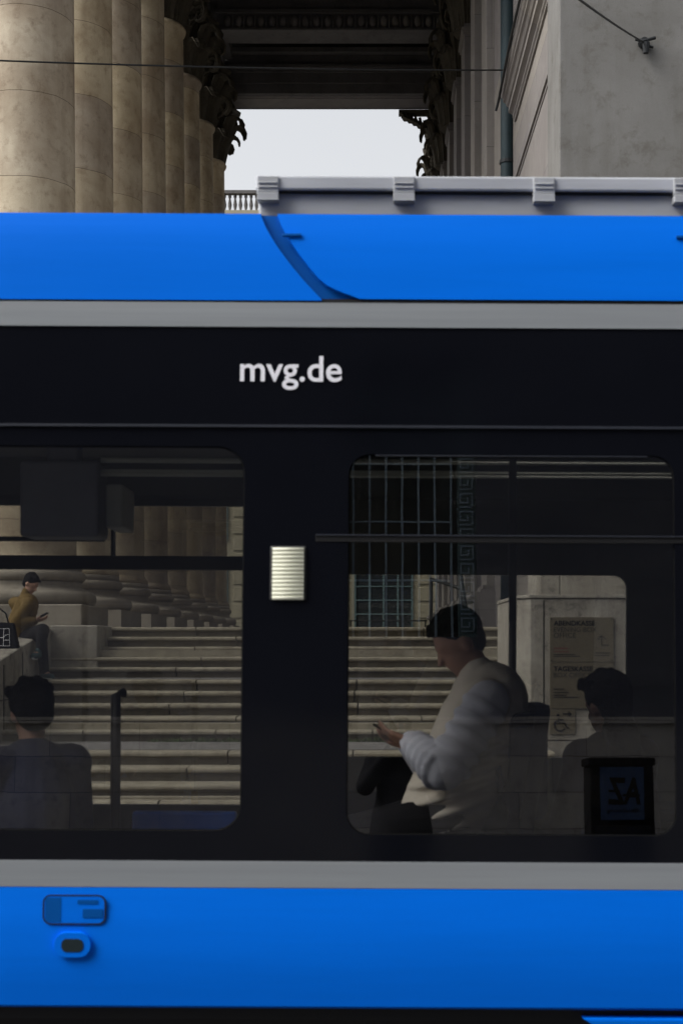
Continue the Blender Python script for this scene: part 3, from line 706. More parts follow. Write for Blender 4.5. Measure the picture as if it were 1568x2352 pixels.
# wheel skirt at bottom right
sx0 = tx(1335)
bm = N(); pl = [(sx0, z3 - .028), (sx0 + .14, z3 - .12), (sx0 + .22, z3 - .30), (sx0 + 2.6, z3 - .30), (sx0 + 2.7, z3 - .12), (sx0 + 2.9, z3 - .028)]
plate(bm, [(a, b) for a, b in pl], [], lambda u, v, w_: (u, w_, v), .05); obj('wheel_skirt', bm, M['blue'], tram, bevel=.006)
for bx in (sx0 + .7, sx0 + 2.0):
    bm = N(); lathe(bm, [(.02, 0), (.28, .0), (.30, .03), (.27, .05), (.27, .12), (.02, .12)], 32, Matrix.Translation((bx, .5, .30)) @ Matrix.Rotation(R(90), 4, 'X')); obj('wheel', bm, M['rail'], tram, smooth=False)
# black band under seam + window band as one plate with holes
def band_mp(u, v, w_): return (u, lean(v) + w_, v)
def opening(px0, px1, py0, py1, rpx):
    z1 = zl(py0); z0 = zl(py1); zm = (z0 + z1) / 2
    return rrect(xl(px0, zm), xl(px1, zm), z0, z1, rpx * TY / FPX)
near_door = (-640, 552, 1027, 1912, 62); near_win = (792, 1545, 1043, 1918, 50)
holes_px = [near_door, near_win, (1790, 2500, 1043, 1918, 50), (2740, 3650, 1043, 1918, 50), (-1620, -880, 1043, 1918, 50), (-2600, -1860, 1043, 1918, 50)]
bm = N(); plate(bm, [(X0, zE), (X1, zE), (X1, zD - .004), (X0, zD - .004)], [opening(*h) for h in holes_px], band_mp, .03)
obj('window_band', bm, M['blackglass'], tram)
bm = N(); plate(bm, [(X0, zD), (X1, zD), (X1, zC), (X0, zC)], [], lambda u, v, w_: (u, lean(v) - .006 + w_, v), .03); obj('black_fascia', bm, M['blackglass'], tram)
strip('seam_strip', [(lean(zD) - .010, zD - .003), (lean(zD) - .010, zD + .006), (lean(zD), zD + .008), (lean(zD), zD - .004)], M['seam'])
# panes
for i, h in enumerate(holes_px):
    op = opening(*h); us = [p[0] for p in op]; vs_ = [p[1] for p in op]
    wroot = bpy.data.objects.new('door' if i == 0 else 'window', None); COL.objects.link(wroot); wroot.parent = tram
    bm = N(); f = bm.faces.new([bm.verts.new((u, lean(v) + .008, v)) for u, v in op]); f.normal_update()
    obj('pane', bm, M['pane'], wroot)
    # rubber gasket
    bm = N(); ring = [(u, lean(v) + .012, v) for u, v in op]; tube(bm, ring + [ring[0]], .006, 6, cap=False); obj('gasket', bm, M['rubber'], wroot)
    if i:
        zb = zl(1232); a_, b_ = min(us) - .12, max(us) + .25
        bm = N(); sweep(bm, [(lean(zb) - .004, zb - .020), (lean(zb) - .004, zb + .002), (lean(zb) + .02, zb + .002), (lean(zb) + .02, zb - .020)], 'x', a_, b_); obj('hopper_bar', bm, M['blacktrim'], wroot)
        bm = N(); sweep(bm, [(lean(zb) - .009, zb + .002), (lean(zb) - .009, zb + .0065), (lean(zb) + .01, zb + .0065), (lean(zb) + .01, zb + .002)], 'x', a_, b_); obj('hopper_trim', bm, M['seam'], wroot)
        zt_ = zl(1047); bm = N(); sweep(bm, [(lean(zt_) - .004, zt_), (lean(zt_) - .004, zt_ + .004), (lean(zt_) + .01, zt_ + .004), (lean(zt_) + .01, zt_)], 'x', min(us) + .1, max(us) - .1); obj('top_trim', bm, M['seam'], wroot)
        xm = xl(1172 if i == 1 else (h[0] + h[1]) / 2, zb)
        bm = N(); zlo, zhi = zl(1425), zl(1043)
        sweep_pts = [(xm - .014, zlo), (xm + .014, zlo), (xm + .014, zhi), (xm - .014, zhi)]
        plate(bm, sweep_pts, [], lambda u, v, w_: (u, lean(v) + .02 + w_, v), .02); obj('mullion', bm, M['blacktrim'], wroot)
# silver and blue top
strip('upper_silver_band', [(lean(zC) - .012, zC), (lean(zB_) - .016, zB_ - .006), (lean(zB_) + .03, zB_ - .006), (lean(zC) + .03, zC)], M['silver'])
strip('band_gap', [(lean(zB_) + .002, zB_ - .008), (lean(zB_) + .002, zB_ + .012), (lean(zB_) + .05, zB_ + .012), (lean(zB_) + .05, zB_ - .008)], M['blacktrim'])
# upper blue fascia, split by the curved joint
def fas(u, v, w_):
    t = (v - zB_) / (zA - zB_); return (u, lean(v) - .010 + .014 * t ** 3 + w_, v)
def jx_(py):    # right edge of left panel
    t = min(1, max(0, (py - 491) / 199)); return 588 + 140 * t ** 1.35 if t < .8 else 588 + 140 * .8 ** 1.35 + (t - .8) / .2 * 38
rows = [491, 500, 520, 540, 560, 580, 600, 620, 640, 655, 665, 675, 682, 688, 692]
def panel_bm(left):
    bm = N(); L = []
    for py in rows:
        z = zl(py) if left or py < 692 else zl(py)
        xj = xl(jx_(py), z)
        if left: L.append([X0, (X0 + xj) / 2, xj - .3, xj])
        else: L.append([xj + .062, xj + .4, (X1 + xj) / 2, X1])
    if not left:
        # round sweep of the lower left corner
        for i_, py in enumerate(rows):
            t = max(0, (py - 640) / 46.0)
            if t > 0: L[i_][0] += .085 * min(1, t) ** 2.2; L[i_][1] = max(L[i_][1], L[i_][0] + .2)
        use = [i_ for i_, py in enumerate(rows) if py <= 688]
    else: use = range(len(rows))
    vv = [[bm.verts.new(fas(x, zl(rows[i_]), 0)) for x in L[i_]] for i_ in use]
    for A, B in zip(vv, vv[1:]):
        for j in range(3): bm.faces.new((A[j], A[j + 1], B[j + 1], B[j]))
    top = vv[0]; cap_ = [bm.verts.new((v.co.x, v.co.y + .02, v.co.z + .006)) for v in top]; cap2 = [bm.verts.new((v.co.x, v.co.y + .05, v.co.z + .008)) for v in top]
    for j in range(3): bm.faces.new((top[j], top[j + 1], cap_[j + 1], cap_[j])); bm.faces.new((cap_[j], cap_[j + 1], cap2[j + 1], cap2[j]))
    edge = [r_[-1 if left else 0] for r_ in vv]; back = [bm.verts.new(v.co + Vector((0, .03, 0))) for v in edge]
    for j in range(len(edge) - 1): bm.faces.new((edge[j], edge[j + 1], back[j + 1], back[j]))
    return bm
obj('upper_body_panel', panel_bm(True), M['blue'], tram, smooth=False)
obj('upper_body_panel', panel_bm(False), M['blue'], tram, smooth=False)
bm = N(); vv = []
for py in rows:
    z = zl(py); xj = xl(jx_(py), z); x2 = xj + .08 + (.10 * min(1, max(0, (py - 640) / 46.0)) ** 2.2)
    vv.append([bm.verts.new(fas(xj - .01, z, .020)), bm.verts.new(fas(x2, z, .028))])
for A, B in zip(vv, vv[1:]): bm.faces.new((A[0], A[1], B[1], B[0]))
obj('joint_cover', bm, M['blue_dark'], tram)
for px in (660, 1562):
    z = zl(541); bm = N(); box(bm, xl(px, z) - .035, xl(px, z) + .035, lean(z) - .014, lean(z) + .0, z - .007, z + .004); obj('latch', bm, M['blue_dark'], tram, bevel=.002)
bm = N(); box(bm, xl(770, zB_), X1, lean(zB_) - .003, lean(zB_) + .01, zB_ - .004, zB_ + .008); obj('rain_gutter', bm, M['blacktrim'], tram)
# roof and far side shell
zR = zA + .02
bm = N(); box(bm, X0, X1, .45, W - .45, zR - .03, zR); obj('roof', bm, M['silver'], tram)
strip('far_fascia', [(W - .12, zR), (W - .08, zA), (W, zC), (W - .05, zC), (W - .5, zR)], M['blue'])
fz = lambda py: EYE + (1480 - py) * (TY + W) / FPX
fx = lambda px: (px - 850) * (TY + W) / FPX
far_holes = [(-260, 606, 1166, 1850, 30), (700, 1432, 1320, 1738, 30), (1640, 2400, 1320, 1738, 30), (2550, 3300, 1320, 1738, 30), (-1180, -420, 1320, 1738, 30), (-2200, -1350, 1320, 1738, 30)]
fh = [rrect(fx(a), fx(b), fz(d_), fz(c_), r_ * (TY + W) / FPX) for a, b, c_, d_, r_ in far_holes]
bm = N(); plate(bm, [(X0, z3), (X1, z3), (X1, zC), (X0, zC)], fh, lambda u, v, w_: (u, W - .04 + w_, v), .04); obj('far_side_wall', bm, M['in_panel'], tram)
for L in fh:
    bm = N(); bm.faces.new([bm.verts.new((u, W - .02, v)) for u, v in L]); obj('far_pane', bm, M['pane_far'], tram)
bm = N(); box(bm, fx(-200), fx(600), W - .06, W + .012, fz(1312), fz(1281)); obj('far_door_rail', bm, M['in_dark'], tram)
bm = N(); box(bm, fx(254), fx(260), W - .055, W + .01, fz(1282), fz(1166)); obj('far_door_post', bm, M['in_dark'], tram)
bm = N(); box(bm, X0, X1, .05, W - .02, .36, .42); obj('floor', bm, M['in_dark'], tram)
zc_ = zl(1015)
bm = N(); box(bm, X0, X1, .17, W - .05, zc_ + .16, zc_ + .2); obj('interior_ceiling', bm, M['in_panel'], tram)
bm = N(); sweep(bm, [(W - .05, fz(1150)), (W - .05, zc_ + .16), (W - .5, zc_ + .16), (W - .25, zc_ + .0), (W - .09, fz(1130))], 'x', X0, X1); obj('ceiling_cove', bm, M['in_panel'], tram)
bm = N()
for py, t in ((1060, .014), (1084, .008), (1092, .012)): D9 = TY + .8; z9 = EYE + (1480 - py) * D9 / FPX; tube(bm, [((225 - 850) * D9 / FPX, .8, z9), (X1, .8, z9)], t * .8, 8)
obj('ceiling_rails', bm, M['in_light'], tram, smooth=True)
strip('near_cove', [(.14, zC), (.14, zl(1010)), (.20, zc_ + .16), (.5, zc_ + .16), (.3, zC)], M['in_dark'])
bm = N(); 
for x in (X0, X1): box(bm, x - .02, x + .02, .12, W - .02, .36, zC)
obj('gangway_wall', bm, M['in_dark'], tram)
# roof equipment
yb = .42; D2 = TY + yb
rx = lambda px: (px - 850) * D2 / FPX
rz = lambda py: EYE + (1480 - py) * D2 / FPX
rx0, rx1 = rx(582), X1
bm = N(); box(bm, rx0, rx1, yb + .03, 1.9, zR - .01, rz(438)); obj('roof_box', bm, M['roofgrey'], tram, bevel=.01)
bm = N(); sweep(bm, [(yb, rz(436)), (yb, rz(403)), (yb + .015, rz(402)), (yb + .9, rz(402)), (yb + .9, rz(436))], 'x', rx0 - .01, rx1); obj('roof_box_lid', bm, M['roofgrey'], tram, bevel=.008)
bm = N(); box(bm, rx0, rx1, yb + .012, yb + .03, rz(440), rz(436)); obj('lid_seal', bm, M['blacktrim'], tram)
for px in (605, 917, 1238, 1560, 1882, 2204):
    x = rx(px); 
    bm = N(); box(bm, x - .042, x + .042, yb - .010, yb + .02, rz(444), rz(406)); box(bm, x - .038, x + .038, yb - .016, yb - .010, rz(424), rz(420)); box(bm, x - .038, x + .038, yb - .016, yb - .010, rz(434), rz(430))
    lt = obj('lid_latch', bm, M['bracket'], tram, bevel=.004)
    bm = N(); box(bm, x - .042, x + .042, yb - .02, yb + .035, rz(463), rz(446)); box(bm, x - .044, x + .044, yb - .024, yb - .018, rz(464), rz(461)); obj('latch_foot', bm, M['bracket'], lt, bevel=.003)
# lettering mvg.de
zt0 = zl(877); 
mt_ = Matrix.Translation((xl(543, zt0), lean(zt0) - .009, zt0)) @ WALLTEXT
leanify(text_obj('lettering', 'mvg.de', M['white'], tram, mt_, width=238 * TY / FPX, height=None, depth=.0012, bold=.012), zt0)
# marker lamp
z0, z1 = zl(1378), zl(1258); lp_ = N(); xc = xl(655, z0); box(lp_, xc - .068, xc + .068, lean(z0) - .006, lean(z0) + .03, z0 - .006, z1 + .006)
lamp = leanify(obj('marker_lamp', lp_, M['blacktrim'], tram, bevel=.008), z0)
bm = N(); n = 13
for j in range(n):
    za, zb = z0 + (z1 - z0) * j / n, z0 + (z1 - z0) * (j + .8) / n; tube(bm, [(xc - .058, lean(za) - .007, (za + zb) / 2), (xc + .058, lean(za) - .007, (za + zb) / 2)], (zb - za) * .62, 8)
obj('lens', bm, M['lens'], lamp, smooth=True)
# hatch and emblem lamp on the lower panel
def lowbox(bm, px0, py0, px1, py1, y0, y1): box(bm, tx(px0), tx(px1), y0, y1, tz(py1), tz(py0))
bm = N(); plate(bm, rrect(tx(98), tx(243), tz(2126), tz(2058), .03), [rrect(tx(101), tx(240), tz(2123.5), tz(2060.5), .026)], lambda u, v, w_: (u, -.0185 + w_, v), .006); hf = obj('hatch', bm, M['blacktrim'], tram)
bm = N(); plate(bm, rrect(tx(101.5), tx(239.5), tz(2123), tz(2061), .025), [], lambda u, v, w_: (u, -.0175 + w_, v), .006); obj('hatch_lid', bm, M['blue'], hf)
bm = N(); lowbox(bm, 104, 2064, 140, 2120, -.0185, -.016); obj('recess', bm, M['blue_dark'], hf)
bm = N(); lowbox(bm, 178, 2069, 224, 2078, -.0195, -.016); lowbox(bm, 190, 2090, 236, 2110, -.0195, -.016); obj('label_plate', bm, M['blue_dark'], hf)
bm = N(); plate(bm, rrect(tx(126), tx(210), tz(2200), tz(2143), .043), [], lambda u, v, w_: (u, -.030 + w_, v), .02); sl = obj('side_socket', bm, M['blue'], tram, bevel=.006)
bm = N(); plate(bm, rrect(tx(143), tx(193), tz(2187), tz(2157), .02), [], lambda u, v, w_: (u, -.032 + w_, v), .01); obj('socket_cover', bm, M['copper'], sl)
# interior fittings
def seat(x, y, zf, face, name='seat'):
    """face: -1 looks to -x"""
    bm = N(); f = face
    prof = [(.22 * f, .42), (.24 * f, .46), (.0, .47), (-.20 * f, .46), (-.22 * f, .40)]
    A = [bm.verts.new((x + u, y - .22, zf + v)) for u, v in prof]; B = [bm.verts.new((x + u, y + .22, zf + v)) for u, v in prof]
    for k in range(5): bm.faces.new((A[k], A[(k + 1) % 5], B[(k + 1) % 5], B[k]))
    bm.faces.new(A); bm.faces.new(B)
    s_ = obj(name, bm, M['seat'], tram, bevel=.015)
    bm = N(); L = rrect(-.22, .22, zf + .44, zf + 1.02, .08, 5)
    plate(bm, L, [], lambda u, v, w_: (x - f * (.21 + .14 * (v - zf - .44)) - f * w_, y + u, v), .06); obj('backrest', bm, M['seat'], s_, bevel=.02)
    bm = N(); box(bm, x - .05, x + .05, y - .05, y + .05, zf, zf + .42); obj('seat_foot', bm, M['pole'], s_)
    return s_
for (x, y, f) in ((-1.95, .75, 1), (-2.9, .75, 1), (-1.78, 1.9, 1), (.36, .66, -1), (1.25, .66, -1), (1.35, 1.9, -1), (2.6, .66, -1), (2.6, 1.9, -1), (-3.8, .75, 1), (3.6, .66, -1)): seat(x, y, .42, f)
def ip(px, py, off): d = TY + off; return Vector(((px - 850) * d / FPX, off, EYE + (1480 - py) * d / FPX))
bm = N(); a = ip(262, 1600, .9); tube(bm, [(a.x, .9, .42), (a.x, .9, a.z), (a.x + .03, .93, a.z + .01)], .022, 10); obj('grab_pole', bm, M['pole'], tram, smooth=True)
for px, y in ((1172, 1.2), (-30, 1.2)):
    a = ip(px, 1500, y); bm = N(); tube(bm, [(a.x, y, .42), (a.x, y, zc_ + .16)], .018, 10); obj('grab_pole', bm, M['pole'], tram, smooth=True)
# hanging display case, left
a0 = ip(45, 1238, .8); a1 = ip(225, 1065, .8)
bm = N(); box(bm, a0.x, a1.x, .75, .98, a0.z, a1.z); box(bm, a0.x + .1, a1.x - .1, .8, .93, a1.z, zc_ + .16); dc = obj('display_case', bm, M['in_grey'], tram, bevel=.015)
bm = N(); box(bm, a1.x, a1.x + .075, .9, 1.2, a0.z + .05, a1.z - .08); obj('display_screen', bm, M['in_light'], dc, bevel=.01)
bm = N(); tube(bm, [ip(-400, 1242, 1.6), ip(236, 1242, 1.6)], .012, 8); obj('grab_rail', bm, M['blacktrim'], tram)
# blue strip added low at the door, standing in for a blue reflection
a0 = ip(300, 1905, 1.2); a1 = ip(540, 1868, 1.2); bm = N(); box(bm, a0.x, a1.x, 1.2, 1.26, a0.z - .05, a1.z); obj('blue_reflection_strip', bm, M['blue'], tram, bevel=.012)

# ------------------------------------------------------------------ people
def remeshed(name, parts, mats, parent, voxel=.009, smooth=6, pick=None):
    """parts: list of (p0, r0, p1, r1) tapered capsules or ('e', centre, radii, Matrix) ellipsoids -> one continuous surface"""
    bm = N()
    for q in parts:
        if q[0] == 'e':
            e = bmesh.ops.create_icosphere(bm, subdivisions=3, radius=1.0)
            Mx = q[3] if len(q) > 3 else Matrix.Identity(3)
            for v in e['verts']: v.co = Vector(q[1]) + Mx @ Vector((v.co.x * q[2][0], v.co.y * q[2][1], v.co.z * q[2][2]))
        else:
            p0, r0, p1, r1 = Vector(q[0]), q[1], Vector(q[2]), q[3]
            ax = (p1 - p0); L = ax.length; ax = ax.normalized() if L > 1e-6 else Vector((0, 0, 1))
            pts = []; rr = []
            for k in range(5): t = R(90 * (1 - k / 5)); pts.append(p0 - ax * r0 * math.sin(t)); rr.append(max(.0005, r0 * math.cos(t)))
            pts.append(p0); rr.append(r0); pts.append(p1); rr.append(r1)
            for k in range(1, 6): t = R(90 * k / 5); pts.append(p1 + ax * r1 * math.sin(t)); rr.append(max(.0005, r1 * math.cos(t)))
            tube(bm, pts, rr, 14)
    me = bpy.data.meshes.new(name); bmesh.ops.recalc_face_normals(bm, faces=bm.faces[:]); bm.to_mesh(me); bm.free()
    o = bpy.data.objects.new(name, me); COL.objects.link(o)
    m1 = o.modifiers.new('r', 'REMESH'); m1.mode = 'VOXEL'; m1.voxel_size = voxel
    m2 = o.modifiers.new('s', 'SMOOTH'); m2.iterations = smooth; m2.factor = .5
    dg = bpy.context.evaluated_depsgraph_get(); dg.update()
    new = bpy.data.meshes.new_from_object(o.evaluated_get(dg)); o.modifiers.clear(); o.data = new; bpy.data.meshes.remove(me)
    new.materials.clear()
    for m_ in mats: new.materials.append(m_)
    for p in new.polygons:
        p.use_smooth = True
        if pick: p.material_index = pick(p.center)
    if parent: o.parent = parent
    return o
def hand(parts, wrist, tip_dir, palm_n, side, curl=.5, s=1.0):
    """five separate bent fingers; tip_dir along the hand, palm_n = palm facing direction, side = +1/-1 thumb side"""
    f = Vector(tip_dir).normalized(); n = Vector(palm_n).normalized(); l = f.cross(n).normalized() * side
    w0 = Vector(wrist)
    for k in (-1, 0, 1): parts.append((w0 + l * .018 * k * s, .015 * s, w0 + f * .085 * s + l * .026 * k * s, .013 * s))
    for k, (off, ln) in enumerate(((.032, .072), (.011, .080), (-.011, .074), (-.031, .058))):
        b = w0 + f * .088 * s + l * off * s; a = 0; p = b
        for j, fr in enumerate((.42, .33, .25)):
            a += curl * (.55 if j == 0 else .8); dd = (f * math.cos(a) + n * math.sin(a)); q = p + dd * ln * fr * s * 1.05
            parts.append((p, (.0088 - .0009 * j) * s, q, (.0082 - .0009 * j) * s)); p = q
    p = w0 + f * .022 * s + l * .030 * s; q = p + (f * .7 + l * .75 + n * .25).normalized() * .038 * s; r_ = q + (f * .9 + l * .2 + n * .45).normalized() * .034 * s
    parts.append((p, .012 * s, q, .010 * s)); parts.append((q, .010 * s, r_, .008 * s))
def head(parts, c, face, up=(0, 0, 1), s=1.0):
    """head with nose, brow, chin and ears; c = centre, face = looking direction"""
    f = Vector(face).normalized(); u = Vector(up); u = (u - f * u.dot(f)).normalized(); r_ = f.cross(u)
    Mx = Matrix((f, r_, u)).transposed(); c = Vector(c)
    parts.append(('e', c + u * .025 * s - f * .01 * s, (.098 * s, .077 * s, .100 * s), Mx))
    parts.append(('e', c - u * .045 * s + f * .018 * s, (.070 * s, .058 * s, .075 * s), Mx))
    parts.append((c - u * .100 * s + f * .055 * s, .020 * s, c - u * .098 * s + f * .06 * s, .018 * s))          # chin
    parts.append((c + u * .012 * s + f * .085 * s, .009 * s, c - u * .030 * s + f * .106 * s, .013 * s))         # nose
    parts.append((c + u * .025 * s + f * .078 * s + r_ * .03 * s, .012 * s, c + u * .025 * s + f * .078 * s - r_ * .03 * s, .012 * s))
    parts.append((c - u * .060 * s + f * .080 * s + r_ * .017 * s, .007 * s, c - u * .060 * s + f * .080 * s - r_ * .017 * s, .007 * s))
    for k in (-1, 1): parts.append(('e', c - u * .005 * s + r_ * .078 * k * s, (.018 * s, .009 * s, .032 * s), Mx))
    return Mx
def hair(name, c, face, parent, up=(0, 0, 1), s=1.0, mat=None, long=0, fringe=True):
    f = Vector(face).normalized(); u = Vector(up); u = (u - f * u.dot(f)).normalized(); r_ = f.cross(u); Mx = Matrix((f, r_, u)).transposed(); c = Vector(c)
    pr = [('e', c + u * .045 * s - f * .022 * s, (.098 * s, .083 * s, .093 * s), Mx), ('e', c + u * .0 * s - f * .046 * s, (.060 * s, .074 * s, .075 * s), Mx)]
    if long: pr.append(('e', c - u * (.09 + long) * s - f * .05 * s, (.06 * s, .08 * s, .09 * s + long), Mx))
    rr = random.Random(int(c.x * 100) + 5)
    for k in range(26):
        a = rr.uniform(0, 6.28); e_ = rr.uniform(.3, 1.3); dd = Mx @ Vector((math.cos(a) * math.cos(e_), math.sin(a) * math.cos(e_), math.sin(e_)))
        p = c + u * .045 * s - f * .015 * s + dd * .088 * s; pr.append((p, .016 * s, p + (dd * .3 + f * .5 - u * .2) * .03 * s, .006 * s))
    if fringe:
        for k in (-3, -2, -1, 0, 1, 2, 3): pr.append((c + u * .10 * s + f * .05 * s + r_ * .02 * k * s, .018 * s, c + u * .078 * s + f * .074 * s + r_ * .019 * k * s, .008 * s))
    return remeshed(name, pr, [mat or M['hair']], parent, .007, 3)
def person(label, loc, group=None): return empty('person', label, 'person', loc, group=group)
def rel(root, p): return Vector(p) - Vector(root.location)

# --- seated man on the cheek wall
D = 18.35; FPm = lambda px, py, d=D: P(px, py, d)
pr_root = person('man in olive jacket sitting on the stair wall looking at his phone', (-4.42, D, 1.70)); rt = Vector(pr_root.location)
q = lambda px, py, d=D: FPm(px, py, d) - rt
hc = q(71, 1342); sh = q(62, 1385); hipc = q(45, 1472, 18.45)
fc = Vector((.75, -.35, -.50))
pts = []; Mh = head(pts, hc, fc, (.3, 0, 1), 1.05)
nk = q(60, 1368); shL = q(34, 1385, D + .16); shR = q(66, 1387, D - .17)
pts += [(nk, .055, hc - Vector((.02, 0, .05)), .05), (hipc, .15, q(50, 1425), .145), (q(50, 1425), .145, sh, .13), (shL, .06, shR, .06)]
hL = q(91, 1420, D - .12); elL = q(28, 1426, D - .15)
pts += [(shR, .05, q(38, 1428, D - .22), .04), (q(38, 1428, D - .22), .04, q(80, 1424, D - .16), .028), (shL, .05, q(60, 1430, D + .1), .04), (q(60, 1430, D + .1), .04, q(84, 1424, D), .028)]
hand(pts, q(81, 1424, D - .16), (1, .1, .12), (.0, .35, 1), 1, .45); hand(pts, q(84, 1426, D), (1, -.1, .1), (0, -.3, 1), -1, .5)
kneeR = q(98, 1448, D - .3); kneeL = q(92, 1460, D - .05); ankR = q(88, 1500, D - .38); ankL = q(103, 1546, D - .15)
pts += [(hipc, .10, kneeR, .065), (kneeR, .062, q(92, 1488, D - .36), .042), (q(92, 1488, D - .36), .040, ankR, .034), (hipc + Vector((0, .1, 0)), .10, kneeL, .065), (kneeL, .062, ankL, .038)]
pts += [(ankR, .036, q(78, 1506, D - .46), .032), (ankL, .038, q(116, 1554, D - .2), .032)]
remeshed('body', pts, [M['skin']], pr_root, .009)
hair('hair', hc, fc, pr_root, (.3, 0, 1), 1.10, fringe=False)
jp = [(hipc + Vector((0, 0, .03)), .172, q(48, 1430), .168), (q(48, 1430), .168, sh - Vector((0, 0, .02)), .150), (shL, .082, shR, .082), (nk + Vector((0, 0, .01)), .072, nk + Vector((.01, 0, .05)), .064),
      (shR, .080, q(36, 1428, D - .22), .072), (q(36, 1428, D - .22), .072, q(76, 1425, D - .17), .050), (shL, .080, q(60, 1431, D + .1), .07), (q(60, 1431, D + .1), .07, q(80, 1427, D), .048)]
for k in range(6):
    t = k / 5; c0 = (hipc + Vector((0, 0, .04))).lerp(sh - Vector((0, 0, .05)), t); jp.append(('e', c0, (.185 - .012 * k * .5, .182 - .005 * k, .034)))
remeshed('jacket', jp, [M['olive']], pr_root, .009, 5)
tp = [(hipc, .125, kneeR, .088), (kneeR, .086, q(93, 1487, D - .36), .060), (hipc + Vector((0, .1, 0)), .125, kneeL, .088), (kneeL, .086, q(102, 1540, D - .15), .062), (hipc, .15, hipc + Vector((0, .08, 0)), .15)]
remeshed('trousers', tp, [M['black_cloth']], pr_root, .010, 5)
for (a, b) in ((ankR, q(76, 1507, D - .5)), (ankL, q(119, 1555, D - .22))):
    s_ = remeshed('shoe', [(a + Vector((0, 0, -.03)), .044, b, .036), (a + Vector((-.03, 0, -.04)), .042, b, .03), (a, .042, a + Vector((0, 0, .03)), .045)], [M['shoe']], pr_root, .007, 3)
    remeshed('sole', [(a + Vector((-.02, 0, -.072)), .022, b + Vector((.0, 0, -.03)), .020), (a + Vector((-.02, -.03, -.072)), .018, b + Vector((0, -.02, -.03)), .016)], [M['sole']], s_, .007, 3)
a = P(98, 1414, D - .14); bm = N(); box(bm, -.08, .08, -.036, .036, -.005, .005); ph = obj('phone', bm, M['phone'], None, bevel=.003, loc=a); ph.rotation_euler = (R(-8), R(-28), R(-8))
tag(ph, 'black phone held in both hands by the seated man', 'phone')

# --- tote bag beside him
a = P(14, 1487, 17.4); bg_ = empty('tote_bag', 'black tote bag with a white outlined print standing beside the seated man', 'bag', (a.x, 17.4, 1.60))
bm = N(); A = [bm.verts.new(p) for p in ((-.30, -.06, 0), (.16, -.06, 0), (.16, .10, 0), (-.30, .10, 0))]; B = [bm.verts.new(p) for p in ((-.28, -.02, .36), (.10, -.02, .34), (.10, .04, .34), (-.28, .04, .36))]
for k in range(4): bm.faces.new((A[k], A[(k + 1) % 4], B[(k + 1) % 4], B[k]))
bm.faces.new(A); bm.faces.new(B); obj('bag_body', bm, M['black_cloth'], bg_, bevel=.02)
bm = N(); tube(bm, [(-.2, .0, .34), (-.17, .02, .46), (-.09, .03, .52), (-.01, .02, .46), (.03, .0, .34)], .010, 8); obj('bag_handle', bm, M['black_cloth'], bg_, smooth=True)
bm = N()
for L in ([(-.16, .06), (.06, .06), (.045, .27), (-.16, .27)], [(-.02, .06), (-.02, .27)], [(-.02, .13), (.05, .13)], [(-.16, .16), (-.02, .16)], [(.04, .2), (.0, .19), (-.02, .16)]):
    tube(bm, [(x, -.063 + z * .11, z) for x, z in L], .004, 5)
obj('print', bm, M['white'], bg_)

# --- passenger in beige vest by the window
def tp_(px, py, off): d = TY + off; return Vector(((px - 850) * d / FPX, d, EYE + (1480 - py) * d / FPX))
OF = .66
root = person('passenger in beige quilted vest with pale sleeves looking down at the tram window', (.36, TY + OF, .42)); rt = Vector(root.location)
q = lambda px, py, off=OF: tp_(px, py, off) - rt
hc = q(1054, 1478); fc = Vector((-.80, -.22, -.50))
nk = q(1098, 1556); shN = q(1120, 1612, OF - .19); shF = q(1106, 1612, OF + .19); ch = q(1112, 1660); hp = q(1012, 1885)
pts = []; head(pts, hc, fc, (-.25, 0, 1), 1.08)
pts += [(nk, .06, hc + Vector((.05, 0, -.06)), .055), (hp, .15, ch, .14), (ch, .14, q(1110, 1620), .12), (shN, .06, shF, .06)]
elN = q(1022, 1772, OF - .26); wrN = q(945, 1706, OF - .08); elF = q(990, 1770, OF + .24); wrF = q(940, 1712, OF + .06)
pts += [(shN, .052, elN, .042), (elN, .042, wrN, .028), (shF, .052, elF, .042), (elF, .042, wrF, .028)]
hand(pts, wrN, (-1, .25, .35), (.1, .4, .8), 1, .5); hand(pts, wrF, (-1, -.2, .3), (.1, -.4, .8), -1, .5)
knN = q(800, 1918, OF - .12); knF = q(800, 1918, OF + .14)
for kn, s_ in ((knN, -.1), (knF, .1)): pts += [(hp + Vector((0, s_, 0)), .09, kn, .06), (kn, .06, kn + Vector((.02, 0, -.42)), .04), (kn + Vector((.02, 0, -.43)), .04, kn + Vector((-.14, 0, -.455)), .035)]
remeshed('body', pts, [M['skin']], root, .009)
hair('hair', hc, fc, root, (-.25, 0, 1), 1.10)
vp = [(hp + Vector((0, 0, .02)), .175, ch, .19), (ch, .19, q(1122, 1610), .165), (shN + Vector((0, .03, 0)), .095, shF - Vector((0, .03, 0)), .095), (nk + Vector((.02, 0, -.02)), .085, nk + Vector((-.01, 0, .02)), .078)]
for k in range(6):
    t = k / 7; c0 = hp.lerp(q(1118, 1590), t) + Vector((0, 0, -.02)); rr_ = .200 + .018 * math.sin(t * math.pi); vp.append(('e', c0, (rr_ + .018, rr_ + .014, .040), Matrix.Rotation(R(-18), 3, 'Y')))
vp.append(('e', q(1152, 1568), (.085, .15, .06), Matrix.Rotation(R(18), 3, 'Y')))
remeshed('vest', vp, [M['beige']], root, .008, 2)
sp = [(shN, .088, elN, .078), (elN, .076, wrN, .050), (shF, .088, elF, .078), (elF, .076, wrF, .050)]
